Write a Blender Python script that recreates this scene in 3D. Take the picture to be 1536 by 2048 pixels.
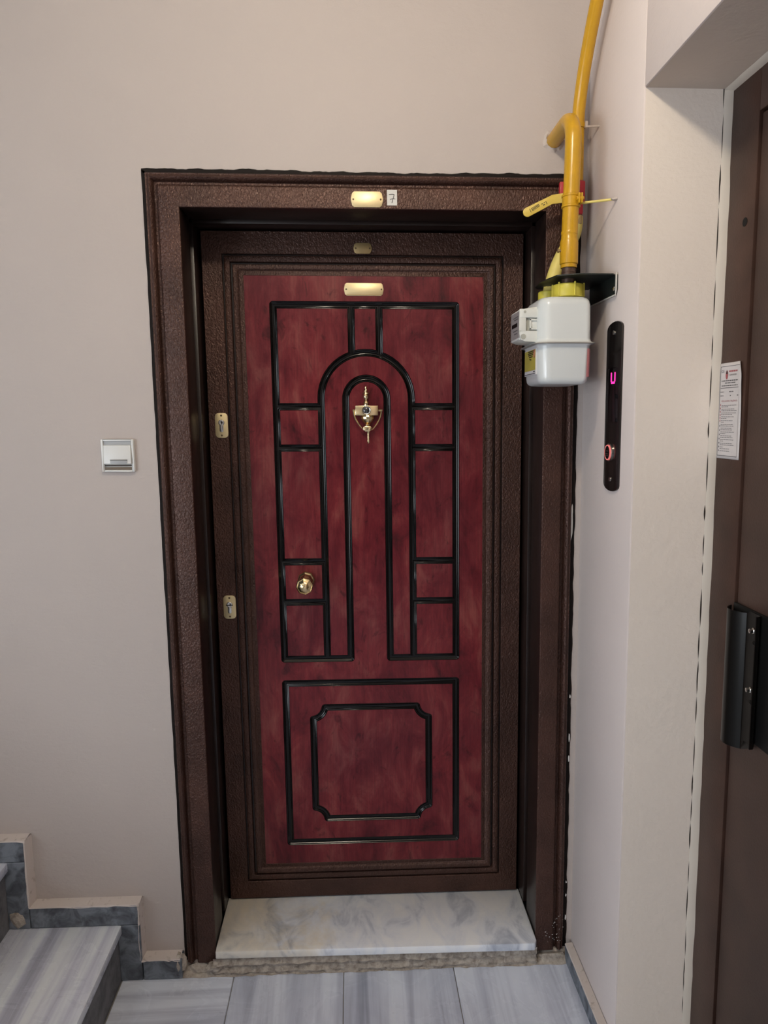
import bpy, bmesh, math, random
from mathutils import Vector, Matrix
from mathutils.geometry import tessellate_polygon
random.seed(7)
PI = math.pi
for o in list(bpy.data.objects):
    bpy.data.objects.remove(o)
SC = bpy.context.scene
COL = SC.collection

# ------------------------------------------------------------------ camera
K = -0.0124                      # the whole landing slopes a touch down to the right


def cam_matrix(yaw, pitch, roll, pos):
    cy, sy, cp, sp = math.cos(yaw), math.sin(yaw), math.cos(pitch), math.sin(pitch)
    f = Vector((sy * cp, cy * cp, -sp)); r = Vector((cy, -sy, 0)); u = r.cross(f)
    c, s = math.cos(roll), math.sin(roll)
    r2 = r * c + u * s; u2 = u * c - r * s
    m = Matrix((r2, u2, -f)).transposed().to_4x4()
    m.translation = pos
    return m


cd = bpy.data.cameras.new('camera')
cd.sensor_fit = 'VERTICAL'; cd.sensor_height = 24.0
cd.lens = 24.0 * 1421.94 / 2048
cd.clip_start = 0.02
cam = bpy.data.objects.new('camera', cd); COL.objects.link(cam)
cam.matrix_world = cam_matrix(0.0451, 0.13179, -0.01425, (-0.04616, -1.82547, 1.53756))
SC.camera = cam

# ------------------------------------------------------------------ world, lights, exposure
wd = bpy.data.worlds.new('world'); SC.world = wd; wd.use_nodes = True
wd.node_tree.nodes['Background'].inputs[0].default_value = (0.75, 0.85, 1.0, 1)
wd.node_tree.nodes['Background'].inputs[1].default_value = 0.04
SC.view_settings.view_transform = 'Standard'
SC.view_settings.look = 'None'
SC.view_settings.gamma = 1.0
SC.view_settings.use_curve_mapping = False
SC.view_settings.exposure = 0.12

LAMP_POS = (-0.06, -1.18, 2.63)
LAMP_W = 26.5
LAMP_COL = (1.0, 0.875, 0.69)
FILL_LAMP_POS = (-1.55, -2.15, 2.60)  # second lamp, added out of view as cool fill
FILL_LAMP_W = 8.0
FILL_LAMP_COL = (0.86, 0.94, 1.0)
WIN_FILL_W = 22.0
WIN2_FILL_W = 46.0
WIN_FILL_COL = (0.86, 0.93, 1.0)
win = bpy.data.lights.new('window_daylight', 'AREA')  # fill light from the left, added out of view at a stair window
win.shape = 'RECTANGLE'; win.size = 1.3; win.size_y = 1.5
win.energy = WIN_FILL_W; win.color = WIN_FILL_COL
wo = bpy.data.objects.new('window_daylight', win); COL.objects.link(wo)
wo.location = (-2.66, -2.05, 1.45); wo.rotation_euler = (PI / 2, 0, -PI / 2)

win2 = bpy.data.lights.new('low_window_daylight', 'AREA')  # low fill added out of view to brighten the lower surfaces
win2.shape = 'RECTANGLE'; win2.size = 1.1; win2.size_y = 1.1
win2.energy = WIN2_FILL_W; win2.color = WIN_FILL_COL
wo2 = bpy.data.objects.new('low_window_daylight', win2); COL.objects.link(wo2)
wo2.location = (-2.66, -3.45, 0.75); wo2.rotation_euler = (PI / 2, 0, -PI / 2)

# ------------------------------------------------------------------ helpers
ORG = {}


def W3(p):
    return Vector((p[0], p[1], p[2] + K * p[0]))


def props(o, label=None, cat=None, group=None, kind=None):
    if label: o['label'] = label
    if cat: o['category'] = cat
    if group: o['group'] = group
    if kind: o['kind'] = kind
    return o


def thing(name, loc, label=None, cat=None, group=None, kind=None):
    o = bpy.data.objects.new(name, None); COL.objects.link(o)
    o.empty_display_size = 0.05
    o.location = W3(loc); ORG[o.name] = W3(loc)
    return props(o, label, cat, group, kind)


class MB:
    def __init__(s):
        s.v = []; s.f = []; s.m = []

    def face(s, pts, m=0):
        n = len(s.v); s.v += [tuple(p) for p in pts]
        s.f.append(tuple(range(n, n + len(pts)))); s.m.append(m)

    def grid(s, rings, closed=True, m=0, cap0=False, cap1=False):
        n0 = len(s.v); k = len(rings[0])
        for r in rings: s.v += [tuple(p) for p in r]
        for i in range(len(rings) - 1):
            for j in range(k if closed else k - 1):
                a = n0 + i * k + j; b = n0 + i * k + (j + 1) % k
                s.f.append((a, b, b + k, a + k)); s.m.append(m)
        if cap0: s.f.append(tuple(reversed(range(n0, n0 + k)))); s.m.append(m)
        if cap1:
            e = n0 + (len(rings) - 1) * k
            s.f.append(tuple(range(e, e + k))); s.m.append(m)

    def box(s, x0, x1, y0, y1, z0, z1, m=0):
        s.grid([[(x0, y0, z0), (x1, y0, z0), (x1, y1, z0), (x0, y1, z0)],
                [(x0, y0, z1), (x1, y0, z1), (x1, y1, z1), (x0, y1, z1)]], True, m, True, True)
        return s

    def prism(s, poly, axis, a0, a1, m=0):
        def P(q, a):
            if axis == 'y': return (q[0], a, q[1])
            if axis == 'x': return (a, q[0], q[1])
            return (q[0], q[1], a)
        s.grid([[P(q, a0) for q in poly], [P(q, a1) for q in poly]], True, m, True, True)
        return s

    def tube(s, path, rad, seg=20, m=0, caps=True):
        path = [Vector(p) for p in path]
        if not isinstance(rad, (list, tuple)): rad = [rad] * len(path)
        t0 = (path[1] - path[0]).normalized()
        ref = Vector((1, 0, 0)) if abs(t0.x) < 0.8 else Vector((0, 0, 1))
        n = (ref - t0 * ref.dot(t0)).normalized()
        rings = []
        for i, p in enumerate(path):
            if i == 0: t = t0
            elif i == len(path) - 1: t = (path[-1] - path[-2]).normalized()
            else:
                t = (path[i + 1] - path[i]).normalized() + (path[i] - path[i - 1]).normalized()
                t = t.normalized() if t.length > 1e-6 else t0
            n = (n - t * n.dot(t)).normalized(); b = t.cross(n)
            rings.append([p + (n * math.cos(2 * PI * j / seg) + b * math.sin(2 * PI * j / seg)) * rad[i] for j in range(seg)])
        s.grid(rings, True, m, caps, caps)
        return s

    def lathe(s, prof, c, axis, seg=24, m=0, rot=0.0):
        """prof = [(radius, height along axis)]"""
        a = Vector(axis).normalized()
        ref = Vector((1, 0, 0)) if abs(a.x) < 0.8 else Vector((0, 0, 1))
        n = (ref - a * ref.dot(a)).normalized(); b = a.cross(n); c = Vector(c)
        rings = [[c + a * h + (n * math.cos(rot + 2 * PI * j / seg) + b * math.sin(rot + 2 * PI * j / seg)) * max(r, 1e-5)
                  for j in range(seg)] for r, h in prof]
        s.grid(rings, True, m, True, True)
        return s

    def build(s, name, mats, parent=None, bevel=0.0, bseg=2, smooth=35, loc=None, weld=True, label=None, **kw):
        if not isinstance(mats, (list, tuple)): mats = [mats]
        if parent is not None: org = ORG[parent.name]
        else: org = W3(loc) if loc else Vector((0, 0, 0))
        me = bpy.data.meshes.new(name)
        me.from_pydata([tuple(W3(p) - org) for p in s.v], [], s.f)
        for mt in mats: me.materials.append(mt)
        for p, i in zip(me.polygons, s.m): p.material_index = i
        bm = bmesh.new(); bm.from_mesh(me)
        if weld: bmesh.ops.remove_doubles(bm, verts=bm.verts, dist=1e-5)
        bmesh.ops.recalc_face_normals(bm, faces=bm.faces)
        if bevel > 0:
            es = [e for e in bm.edges if len(e.link_faces) == 2 and e.calc_face_angle(0) > math.radians(30)]
            bmesh.ops.bevel(bm, geom=es, offset=bevel, segments=bseg, profile=0.5, affect='EDGES', clamp_overlap=True)
        bm.to_mesh(me); bm.free()
        if smooth:
            me.shade_smooth(); me.set_sharp_from_angle(angle=math.radians(smooth))
        o = bpy.data.objects.new(name, me); COL.objects.link(o)
        if parent is not None: o.parent = parent
        else: o.location = org
        ORG[o.name] = org
        return props(o, label, **kw)


def arc(c, r, a0, a1, n):
    return [(c[0] + r * math.cos(math.radians(a0 + (a1 - a0) * i / n)), c[1] + r * math.sin(math.radians(a0 + (a1 - a0) * i / n))) for i in range(n + 1)]


def rrect(x0, x1, z0, z1, r, n=5):
    return (arc((x1 - r, z0 + r), r, -90, 0, n) + arc((x1 - r, z1 - r), r, 0, 90, n) +
            arc((x0 + r, z1 - r), r, 90, 180, n) + arc((x0 + r, z0 + r), r, 180, 270, n))


def text_tris(body, size, align='CENTER', bold=0.0):
    """lettering as flat triangles in the (u, v) plane"""
    cu = bpy.data.curves.new('t', 'FONT'); cu.body = body; cu.size = size
    cu.align_x = align; cu.align_y = 'CENTER'; cu.offset = bold; cu.resolution_u = 3
    ob = bpy.data.objects.new('t', cu); COL.objects.link(ob)
    dg = bpy.context.evaluated_depsgraph_get()
    me = bpy.data.meshes.new_from_object(ob.evaluated_get(dg))
    vs = [(v.co.x, v.co.y) for v in me.vertices]; fs = [tuple(p.vertices) for p in me.polygons]
    bpy.data.objects.remove(ob); bpy.data.curves.remove(cu); bpy.data.meshes.remove(me)
    return vs, fs


# ------------------------------------------------------------------ materials
def newmat(name, base=(0.5, 0.5, 0.5), rough=0.5, metal=0.0, spec=0.5, coat=0.0, coat_rough=0.1, emit=None, estr=0.0):
    m = bpy.data.materials.new(name); m.use_nodes = True
    b = m.node_tree.nodes['Principled BSDF']
    b.inputs['Base Color'].default_value = (*base, 1)
    b.inputs['Roughness'].default_value = rough
    b.inputs['Metallic'].default_value = metal
    b.inputs['Specular IOR Level'].default_value = spec
    b.inputs['Coat Weight'].default_value = coat
    b.inputs['Coat Roughness'].default_value = coat_rough
    if emit:
        b.inputs['Emission Color'].default_value = (*emit, 1)
        b.inputs['Emission Strength'].default_value = estr
    return m


class NT:
    def __init__(s, m):
        s.t = m.node_tree; s.n = s.t.nodes; s.b = s.n['Principled BSDF']
        s.co = s.n.new('ShaderNodeTexCoord').outputs['Object']

    def link(s, a, b): s.t.links.new(a, b)

    def mapping(s, scale=(1, 1, 1), rot=(0, 0, 0), loc=(0, 0, 0), src=None):
        n = s.n.new('ShaderNodeMapping')
        n.inputs['Scale'].default_value = scale; n.inputs['Rotation'].default_value = rot; n.inputs['Location'].default_value = loc
        s.link(src or s.co, n.inputs['Vector']); return n.outputs[0]

    def noise(s, vec, scale, detail=3, rough=0.5, dist=0.0):
        n = s.n.new('ShaderNodeTexNoise'); n.inputs['Scale'].default_value = scale
        n.inputs['Detail'].default_value = detail; n.inputs['Roughness'].default_value = rough; n.inputs['Distortion'].default_value = dist
        s.link(vec, n.inputs['Vector']); return n.outputs['Fac']

    def ramp(s, fac, stops, interp='LINEAR'):
        n = s.n.new('ShaderNodeValToRGB'); cr = n.color_ramp; cr.interpolation = interp
        while len(cr.elements) < len(stops): cr.elements.new(0.5)
        for e, (p, c) in zip(cr.elements, stops):
            e.position = p; e.color = (*c, 1) if len(c) == 3 else c
        s.link(fac, n.inputs[0]); return n.outputs[0]

    def mix(s, fac, a, b, mode='MIX'):
        n = s.n.new('ShaderNodeMix'); n.data_type = 'RGBA'; n.blend_type = mode
        for k, v in ((0, fac), (6, a), (7, b)):
            if isinstance(v, (int, float)): n.inputs[k].default_value = v
            elif isinstance(v, tuple): n.inputs[k].default_value = (*v, 1)
            else: s.link(v, n.inputs[k])
        return n.outputs[2]

    def bump(s, h, strength, dist, prev=None):
        n = s.n.new('ShaderNodeBump'); n.inputs['Strength'].default_value = strength; n.inputs['Distance'].default_value = dist
        s.link(h, n.inputs['Height'])
        if prev: s.link(prev, n.inputs['Normal'])
        return n.outputs[0]

    def color(s, c): s.link(c, s.b.inputs['Base Color'])

    def normal(s, n): s.link(n, s.b.inputs['Normal'])

    def rough(s, r): s.link(r, s.b.inputs['Roughness'])


def mat_plaster(name, c0, c1, grain=110, gd=0.0011, gs=0.5):
    m = newmat(name, c0, 0.62, spec=0.35); t = NT(m)
    big = t.noise(t.co, 2.3, 4, 0.55)
    t.color(t.ramp(big, [(0.3, c0), (0.7, c1)]))
    n1 = t.noise(t.co, grain, 3, 0.6)
    n2 = t.noise(t.mapping((26, 26, 60)), 1.0, 4, 0.55, 0.4)
    t.normal(t.bump(n1, gs, gd, t.bump(n2, 0.45, 0.0022)))
    return m


M = {}
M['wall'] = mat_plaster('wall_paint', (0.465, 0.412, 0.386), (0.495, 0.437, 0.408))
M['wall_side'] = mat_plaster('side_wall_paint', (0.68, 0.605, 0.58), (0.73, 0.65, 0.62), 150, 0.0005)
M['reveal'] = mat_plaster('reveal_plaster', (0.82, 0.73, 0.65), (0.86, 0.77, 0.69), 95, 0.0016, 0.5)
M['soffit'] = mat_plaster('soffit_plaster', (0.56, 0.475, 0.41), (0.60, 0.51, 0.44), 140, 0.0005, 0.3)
M['ceiling'] = newmat('ceiling_paint', (0.60, 0.57, 0.53), 0.7, spec=0.2)
M['sealant'] = newmat('sealant', (0.64, 0.58, 0.51), 0.6)
M['crack'] = newmat('crack', (0.03, 0.02, 0.015), 0.9)
M['paint_white'] = newmat('old_white_paint', (0.75, 0.74, 0.72), 0.6)


def mat_hammered(name, base, rough, scale=215, strength=0.9, dist=0.0030, mott=0.25, metal=0.0):
    m = newmat(name, base, rough, spec=0.45, metal=metal); t = NT(m)
    mp = t.mapping((1.0, 1.0, 0.7), rot=(0, 0.6, 0))
    n1 = t.noise(mp, scale, 2, 0.5, 0.6)
    big = t.noise(t.co, 9, 3, 0.5)
    lo = tuple(c * (1 - mott) for c in base); hi = tuple(min(1, c * (1 + mott)) for c in base)
    t.color(t.ramp(big, [(0.3, lo), (0.7, hi)]))
    t.normal(t.bump(n1, strength, dist))
    return m


M['brown'] = mat_hammered('brown_hammered_enamel', (0.064, 0.0295, 0.0212), 0.35, metal=0.4)
M['brown_smooth'] = mat_hammered('brown_jamb_enamel', (0.016, 0.0085, 0.007), 0.36, 260, 0.2, 0.0005)
M['brown_lift'] = mat_hammered('brown_lift_enamel', (0.060, 0.0295, 0.0212), 0.45, 300, 0.35, 0.0010, metal=0.4)
M['black'] = newmat('black_lacquer', (0.003, 0.0024, 0.0022), 0.14, spec=0.3)
M['gap'] = newmat('dark_gap', (0.004, 0.0035, 0.003), 0.8, spec=0.1)

m = newmat('red_veneer', (0.15, 0.02, 0.025), 0.30, spec=0.3, coat=0.08, coat_rough=0.2); t = NT(m)
mp = t.mapping((15, 15, 6.5))
a = t.noise(mp, 1.0, 7, 0.66, 0.55)
colr = t.ramp(a, [(0.30, (0.050, 0.0030, 0.0060)), (0.43, (0.120, 0.0085, 0.0150)), (0.53, (0.165, 0.0190, 0.0245)), (0.66, (0.215, 0.0520, 0.0480))])
fib = t.noise(t.mapping((210, 210, 9)), 1.0, 3, 0.6)
colr = t.mix(0.38, colr, t.ramp(fib, [(0.3, (0.35, 0.33, 0.33)), (0.65, (1, 1, 1))]), 'MULTIPLY')
spot = t.noise(t.mapping((26, 26, 15), loc=(3, 1, 2)), 1.0, 4, 0.6, 1.2)
colr = t.mix(0.75, colr, t.ramp(spot, [(0.30, (0.34, 0.22, 0.25)), (0.40, (1, 1, 1))]), 'MULTIPLY')
big = t.noise(t.co, 3.1, 2, 0.5)
colr = t.mix(0.6, colr, t.ramp(big, [(0.38, (0.70, 0.62, 0.75)), (0.62, (1.15, 1.05, 0.98))]), 'MULTIPLY')
t.color(colr)
t.normal(t.bump(fib, 0.05, 0.0002))
M['veneer'] = m


def mat_brass(name, base, rough, brush=True):
    m = newmat(name, base, rough, metal=1.0); t = NT(m)
    n = t.noise(t.mapping((900, 900, 60)), 1.0, 2, 0.5)
    if brush: t.normal(t.bump(n, 0.08, 0.0001))
    return m


M['brass'] = mat_brass('polished_brass', (0.78, 0.62, 0.36), 0.22, False)
M['brass_plate'] = newmat('lacquered_brass_plate', (0.72, 0.60, 0.35), 0.42, metal=0.75)
M['brass_old'] = newmat('dull_brass', (0.42, 0.31, 0.15), 0.45, metal=0.7)
M['steel'] = newmat('bright_steel', (0.62, 0.60, 0.56), 0.25, metal=1.0)
M['screw'] = newmat('screw_brown', (0.12, 0.08, 0.04), 0.5, metal=0.5)
M['lens'] = newmat('viewer_glass', (0.02, 0.02, 0.022), 0.05, coat=1.0)


def mat_marble(name, base, vein, dark, scale, rot=(0, 0, 0), stretch=(14, 1.2, 6), rnd=True, rough=0.22, stain=None):
    m = newmat(name, base, rough, spec=0.5); t = NT(m)
    src = t.co
    if rnd:
        oi = t.n.new('ShaderNodeObjectInfo')
        vm = t.n.new('ShaderNodeVectorMath'); vm.operation = 'SCALE'; vm.inputs[0].default_value = (31.0, 17.0, 9.0)
        t.link(oi.outputs['Random'], vm.inputs['Scale'])
        va = t.n.new('ShaderNodeVectorMath'); va.operation = 'ADD'
        t.link(src, va.inputs[0]); t.link(vm.outputs[0], va.inputs[1]); src = va.outputs[0]
    mp = t.mapping(stretch, rot, src=src)
    a = t.noise(mp, scale, 5, 0.6, 0.7)
    c = t.ramp(a, [(0.28, dark), (0.45, vein), (0.58, base), (0.75, tuple(min(1, x * 1.06) for x in base))])
    b = t.noise(t.mapping((9, 9, 9), src=src), 1.0, 5, 0.6, 0.8)
    c = t.mix(0.35, c, t.ramp(b, [(0.32, (0.78, 0.79, 0.82)), (0.5, (1, 1, 1))]), 'MULTIPLY')
    if stain:
        sx = t.n.new('ShaderNodeSeparateXYZ'); t.link(t.co, sx.inputs[0])
        wv = t.noise(t.mapping((7, 7, 7)), 1.0, 4, 0.6, 0.5)
        ad = t.n.new('ShaderNodeMath'); ad.operation = 'MULTIPLY_ADD'
        t.link(wv, ad.inputs[0]); ad.inputs[1].default_value = 0.62; t.link(sx.outputs[0], ad.inputs[2])
        f = t.ramp(ad.outputs[0], [(0.0, (1, 1, 1)), (0.16, (0, 0, 0))], 'EASE')
        c = t.mix(f, c, t.mix(0.55, c, stain, 'MULTIPLY')) if False else t.mix(f, c, t.mix(1.0, c, stain, 'MULTIPLY'))
    t.color(c)
    t.rough(t.ramp(b, [(0.3, (rough * 1.5,) * 3), (0.7, (rough,) * 3)]))
    return m


M['tile'] = mat_marble('grey_streaked_marble', (0.78, 0.84, 0.97), (0.60, 0.65, 0.78), (0.37, 0.41, 0.52), 1.0, stretch=(16, 0.9, 5))
M['tile_x'] = mat_marble('grey_streaked_marble_crosswise', (0.77, 0.83, 0.95), (0.62, 0.67, 0.79), (0.42, 0.46, 0.57), 1.0, stretch=(1.2, 24, 5))
M['tread'] = mat_marble('tread_marble', (0.86, 0.91, 0.98), (0.64, 0.67, 0.79), (0.34, 0.355, 0.45), 1.0, stretch=(17, 0.7, 5))
M['sill'] = mat_marble('white_clouded_marble', (0.93, 0.95, 0.98), (0.84, 0.88, 0.95), (0.46, 0.51, 0.61), 1.0, rot=(0, 0, 0.5), stretch=(13, 7, 9), rnd=False, rough=0.28, stain=(0.90, 0.82, 0.69))
M['skirt'] = mat_marble('dark_grey_marble', (0.19, 0.215, 0.25), (0.11, 0.125, 0.15), (0.035, 0.04, 0.05), 1.0, stretch=(24, 24, 24), rough=0.45)
M['riser'] = mat_marble('grey_riser_marble', (0.17, 0.17, 0.18), (0.12, 0.12, 0.13), (0.06, 0.06, 0.07), 1.0, stretch=(20, 20, 20), rough=0.5)
m = newmat('rough_mortar', (0.36, 0.31, 0.26), 0.9, spec=0.2); t = NT(m)
n = t.noise(t.co, 60, 5, 0.65)
t.color(t.ramp(n, [(0.3, (0.22, 0.185, 0.155)), (0.5, (0.42, 0.37, 0.32)), (0.7, (0.56, 0.51, 0.45))]))
t.normal(t.bump(n, 0.9, 0.006)); M['mortar'] = m
m = newmat('skirting_top_paint', (0.62, 0.525, 0.47), 0.7); t = NT(m)
n = t.noise(t.co, 45, 4, 0.6); t.normal(t.bump(n, 0.5, 0.002))
t.color(t.ramp(n, [(0.30, (0.42, 0.36, 0.32)), (0.42, (0.61, 0.545, 0.51))])); M['skirt_top'] = m
M['grout'] = newmat('grout', (0.30, 0.29, 0.28), 0.9, spec=0.1)


def mat_enamel(name, c, rough=0.3, var=0.12):
    m = newmat(name, c, rough, spec=0.5); t = NT(m)
    n = t.noise(t.co, 30, 4, 0.6)
    t.color(t.ramp(n, [(0.3, tuple(x * (1 - var) for x in c)), (0.7, c)]))
    n2 = t.noise(t.co, 160, 2, 0.5); t.normal(t.bump(n2, 0.12, 0.0006))
    return m


M['gas'] = mat_enamel('yellow_gas_paint', (0.58, 0.315, 0.013), 0.26)
M['gas_light'] = newmat('pale_yellow_rubber', (0.70, 0.58, 0.16), 0.5)
M['gas_cap'] = newmat('lemon_plastic', (0.60, 0.52, 0.065), 0.42)
M['lever'] = newmat('lever_yellow', (0.68, 0.50, 0.10), 0.32)
M['red'] = newmat('red_sleeve', (0.40, 0.02, 0.03), 0.4)
M['pipe_brown'] = newmat('bare_brown_pipe', (0.10, 0.06, 0.045), 0.35, metal=0.4)
M['meter'] = newmat('white_meter_enamel', (0.66, 0.69, 0.69), 0.26, spec=0.5, coat=0.3)
M['meter_edge'] = newmat('meter_seam_metal', (0.36, 0.35, 0.33), 0.35, metal=0.4)
M['plastic'] = newmat('white_plastic', (0.70, 0.71, 0.67), 0.38)
M['plastic_in'] = newmat('white_plastic_cavity', (0.42, 0.42, 0.37), 0.5)
M['label_grey'] = newmat('grey_label', (0.30, 0.29, 0.29), 0.35)
M['label_yellow'] = newmat('yellow_label', (0.45, 0.38, 0.07), 0.45)
M['label_white'] = newmat('white_label', (0.62, 0.61, 0.62), 0.45)
M['pink'] = newmat('pink_sticker', (0.62, 0.26, 0.27), 0.45)
M['ink'] = newmat('black_ink', (0.012, 0.011, 0.011), 0.6)
M['ink_grey'] = newmat('grey_ink', (0.09, 0.085, 0.09), 0.6)
M['ink_red'] = newmat('red_ink', (0.32, 0.08, 0.09), 0.6)
M['paper'] = newmat('paper', (0.55, 0.52, 0.52), 0.6)
M['sticker'] = newmat('sticker_paper', (0.62, 0.61, 0.58), 0.6)
M['bracket'] = newmat('dark_green_bracket', (0.012, 0.016, 0.014), 0.45)
M['bracket_edge'] = newmat('bracket_flange', (0.55, 0.53, 0.49), 0.4)
M['panel'] = newmat('dark_mirror_steel', (0.05, 0.042, 0.040), 0.16, metal=0.8)
M['display'] = newmat('display_glass', (0.003, 0.002, 0.003), 0.08)
M['led'] = newmat('led_magenta', (0.6, 0.02, 0.3), 0.4, emit=(1.0, 0.03, 0.30), estr=1.5)
M['ring'] = newmat('lit_red_ring', (0.5, 0.15, 0.15), 0.4, emit=(1.0, 0.22, 0.2), estr=0.45)
M['handle'] = newmat('black_handle_enamel', (0.004, 0.0035, 0.003), 0.3, spec=0.25)
M['hblack'] = newmat('matt_black', (0.003, 0.003, 0.003), 0.6, spec=0.2)
M['white'] = newmat('white_gloss', (0.7, 0.7, 0.68), 0.35)
M['bell_grey'] = newmat('bell_grey', (0.36, 0.37, 0.38), 0.4)
M['bell_dark'] = newmat('bell_shadow_gap', (0.05, 0.035, 0.025), 0.6)
M['plug'] = newmat('plaster_patch', (0.52, 0.45, 0.405), 0.8)

# ================================================================== THE SETTING
YW = 0.015      # back wall face
XW = 0.557      # right wall face
YN = -0.325     # lift niche reveal
XE = 0.7387     # lift door plane
ZN = 2.195      # niche head
ZC = 2.72       # ceiling
YR = -4.40      # rear wall
XL = -2.7       # far side of the stair

# back wall with the door opening
b = MB()
b.box(XL, -0.50, YW, 0.30, -0.05, ZC)
b.box(0.50, 0.75, YW, 0.30, -0.05, ZC)
b.box(-0.50, 0.50, YW, 0.30, 2.095, ZC)
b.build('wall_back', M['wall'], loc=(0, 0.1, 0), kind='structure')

# right wall: pier beside the entrance, lintel over the lift niche, pier towards the camera
b = MB()
b.box(XW, 1.0, YN, YW, -0.05, ZC)
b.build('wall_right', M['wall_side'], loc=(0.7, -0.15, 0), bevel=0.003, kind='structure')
wr = bpy.data.objects['wall_right']
b = MB(); b.box(XW, 1.0, -1.42, YN, ZN, ZC)
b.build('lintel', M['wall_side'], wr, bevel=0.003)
b = MB(); b.box(XW, 1.0, YR, -1.42, -0.05, ZC)
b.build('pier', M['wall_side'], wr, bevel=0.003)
b = MB()
b.face([(XW + 0.003, YN - 0.001, 0), (XE + 0.03, YN - 0.001, 0), (XE + 0.03, YN - 0.001, ZN), (XW + 0.003, YN - 0.001, ZN)])
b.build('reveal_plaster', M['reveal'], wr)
b = MB()
b.face([(XW + 0.003, YN, ZN - 0.001), (XE + 0.03, YN, ZN - 0.001), (XE + 0.03, -1.42, ZN - 0.001), (XW + 0.003, -1.42, ZN - 0.001)])
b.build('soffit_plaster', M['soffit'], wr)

# rear wall, far wall, ceiling
b = MB()
b.box(XL, 1.0, YR - 0.1, YR, -0.05, ZC)
b.build('wall_front', M['wall'], loc=(0, YR, 0), kind='structure')
b = MB()
b.box(XL - 0.1, XL, YR - 0.1, -4.0, -0.05, ZC); b.box(XL - 0.1, XL, -2.9, -2.7, -0.05, ZC); b.box(XL - 0.1, XL, -4.0, -2.9, -0.05, 0.2); b.box(XL - 0.1, XL, -4.0, -2.9, 1.3, ZC); b.box(XL - 0.1, XL, -1.4, 0.3, -0.05, ZC)
b.box(XL - 0.1, XL, -2.7, -1.4, -0.05, 0.7); b.box(XL - 0.1, XL, -2.7, -1.4, 2.2, ZC)
b.build('wall_left', M['wall'], loc=(XL, -1.4, 0), kind='structure')
b = MB(); b.box(-0.95, 1.0, YR - 0.1, 0.3, ZC, ZC + 0.15); b.box(-2.0, -0.95, YR - 0.1, -1.6, ZC, ZC + 0.15)
b.build('ceiling', M['ceiling'], loc=(-0.8, -1.4, ZC), kind='structure')
# unseen stair windows in the left wall, added as cool fill
w = thing('window_1', (XL, -2.05, 0.7), kind='structure')
b = MB()
for a in ((-2.7, -2.65), (-1.45, -1.4), (-2.075, -2.025)): b.box(XL - 0.06, XL - 0.01, a[0], a[1], 0.7, 2.2)
b.box(XL - 0.06, XL - 0.01, -2.7, -1.4, 0.7, 0.75); b.box(XL - 0.06, XL - 0.01, -2.7, -1.4, 2.15, 2.2)
b.build('window_frame', M['white'], w, bevel=0.004)
g = newmat('window_glass', (0.9, 0.95, 1.0), 0.3, emit=WIN_FILL_COL, estr=1.2)  # glowing panes of the added windows
for a in ((-2.65, -2.075), (-2.025, -1.45)):
    MB().box(XL - 0.045, XL - 0.035, a[0], a[1], 0.75, 2.15).build('pane', g, w)
w = thing('window_2', (XL, -3.45, 0.2), kind='structure')  # low window, added out of view to go with the low fill
b = MB()
for a in ((-4.0, -3.95), (-2.95, -2.9)): b.box(XL - 0.06, XL - 0.01, a[0], a[1], 0.2, 1.3)
b.box(XL - 0.06, XL - 0.01, -4.0, -2.9, 0.2, 0.25); b.box(XL - 0.06, XL - 0.01, -4.0, -2.9, 1.25, 1.3)
b.build('window_frame', M['white'], w, bevel=0.004)
MB().box(XL - 0.045, XL - 0.035, -3.95, -2.95, 0.25, 1.25).build('pane', g, w)
# facing apartment door on the rear wall (seen only as a reflection)
d3 = thing('door_3', (0.05, YR, 0), kind='structure')
b = MB(); b.box(-0.56, -0.46, YR, YR + 0.03, 0, 2.12); b.box(0.44, 0.54, YR, YR + 0.03, 0, 2.12); b.box(-0.46, 0.44, YR, YR + 0.03, 2.02, 2.12)
b.build('door_frame', M['brown_smooth'], d3, bevel=0.006)
b = MB(); b.box(-0.46, 0.44, YR, YR + 0.015, 0, 2.02); b.build('door_leaf', M['brown_smooth'], d3)

# floor: bedding slab and marble tiles
fl = MB().box(XL, 1.0, -1.35, 0.30, -0.10, -0.004).box(-0.95, 1.0, YR - 0.1, -1.35, -0.10, -0.004).build('floor', M['grout'], loc=(0, -1.0, 0), kind='structure')
xs = [-0.706, -0.400, -0.0955, 0.2135, 0.557]
JG = 0.0012
YB = -0.006
for i in range(4):
    y1 = YB
    lens = [0.31] * 15 if i == 0 else [0.60] * 8
    if i == 2: lens = [0.42] + [0.60] * 8
    for L in lens:
        y0 = max(y1 - L, YR)
        if y1 - y0 < 0.05: break
        zt = random.uniform(-0.0006, 0.0006)
        MB().box(xs[i] + JG, xs[i + 1] - JG, y0 + JG, y1 - JG, -0.02, zt).build('tile', M['tile_x'] if i == 0 else M['tile'], fl, bevel=0.0012, bseg=1)
        y1 = y0
# mortar filling between tiles and wall
b = MB()
n = 60
top = []
for i in range(n + 1):
    x = -0.55 + 1.09 * i / n
    top.append((x, -0.012 - 0.006 * random.random()))
rings = [[(x, y - 0.004, 0.0005) for x, y in top],
         [(x, y + 0.006, 0.004 + 0.004 * random.random()) for x, y in top],
         [(x, 0.012, 0.012 + (0.016 * random.random() if abs(x) > 0.44 else 0.004)) for x, y in top],
         [(x, 0.03, 0.02) for x, y in top]]
b.grid(rings, closed=False)
b.build('mortar_bed', M['mortar'], fl, smooth=25)

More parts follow.
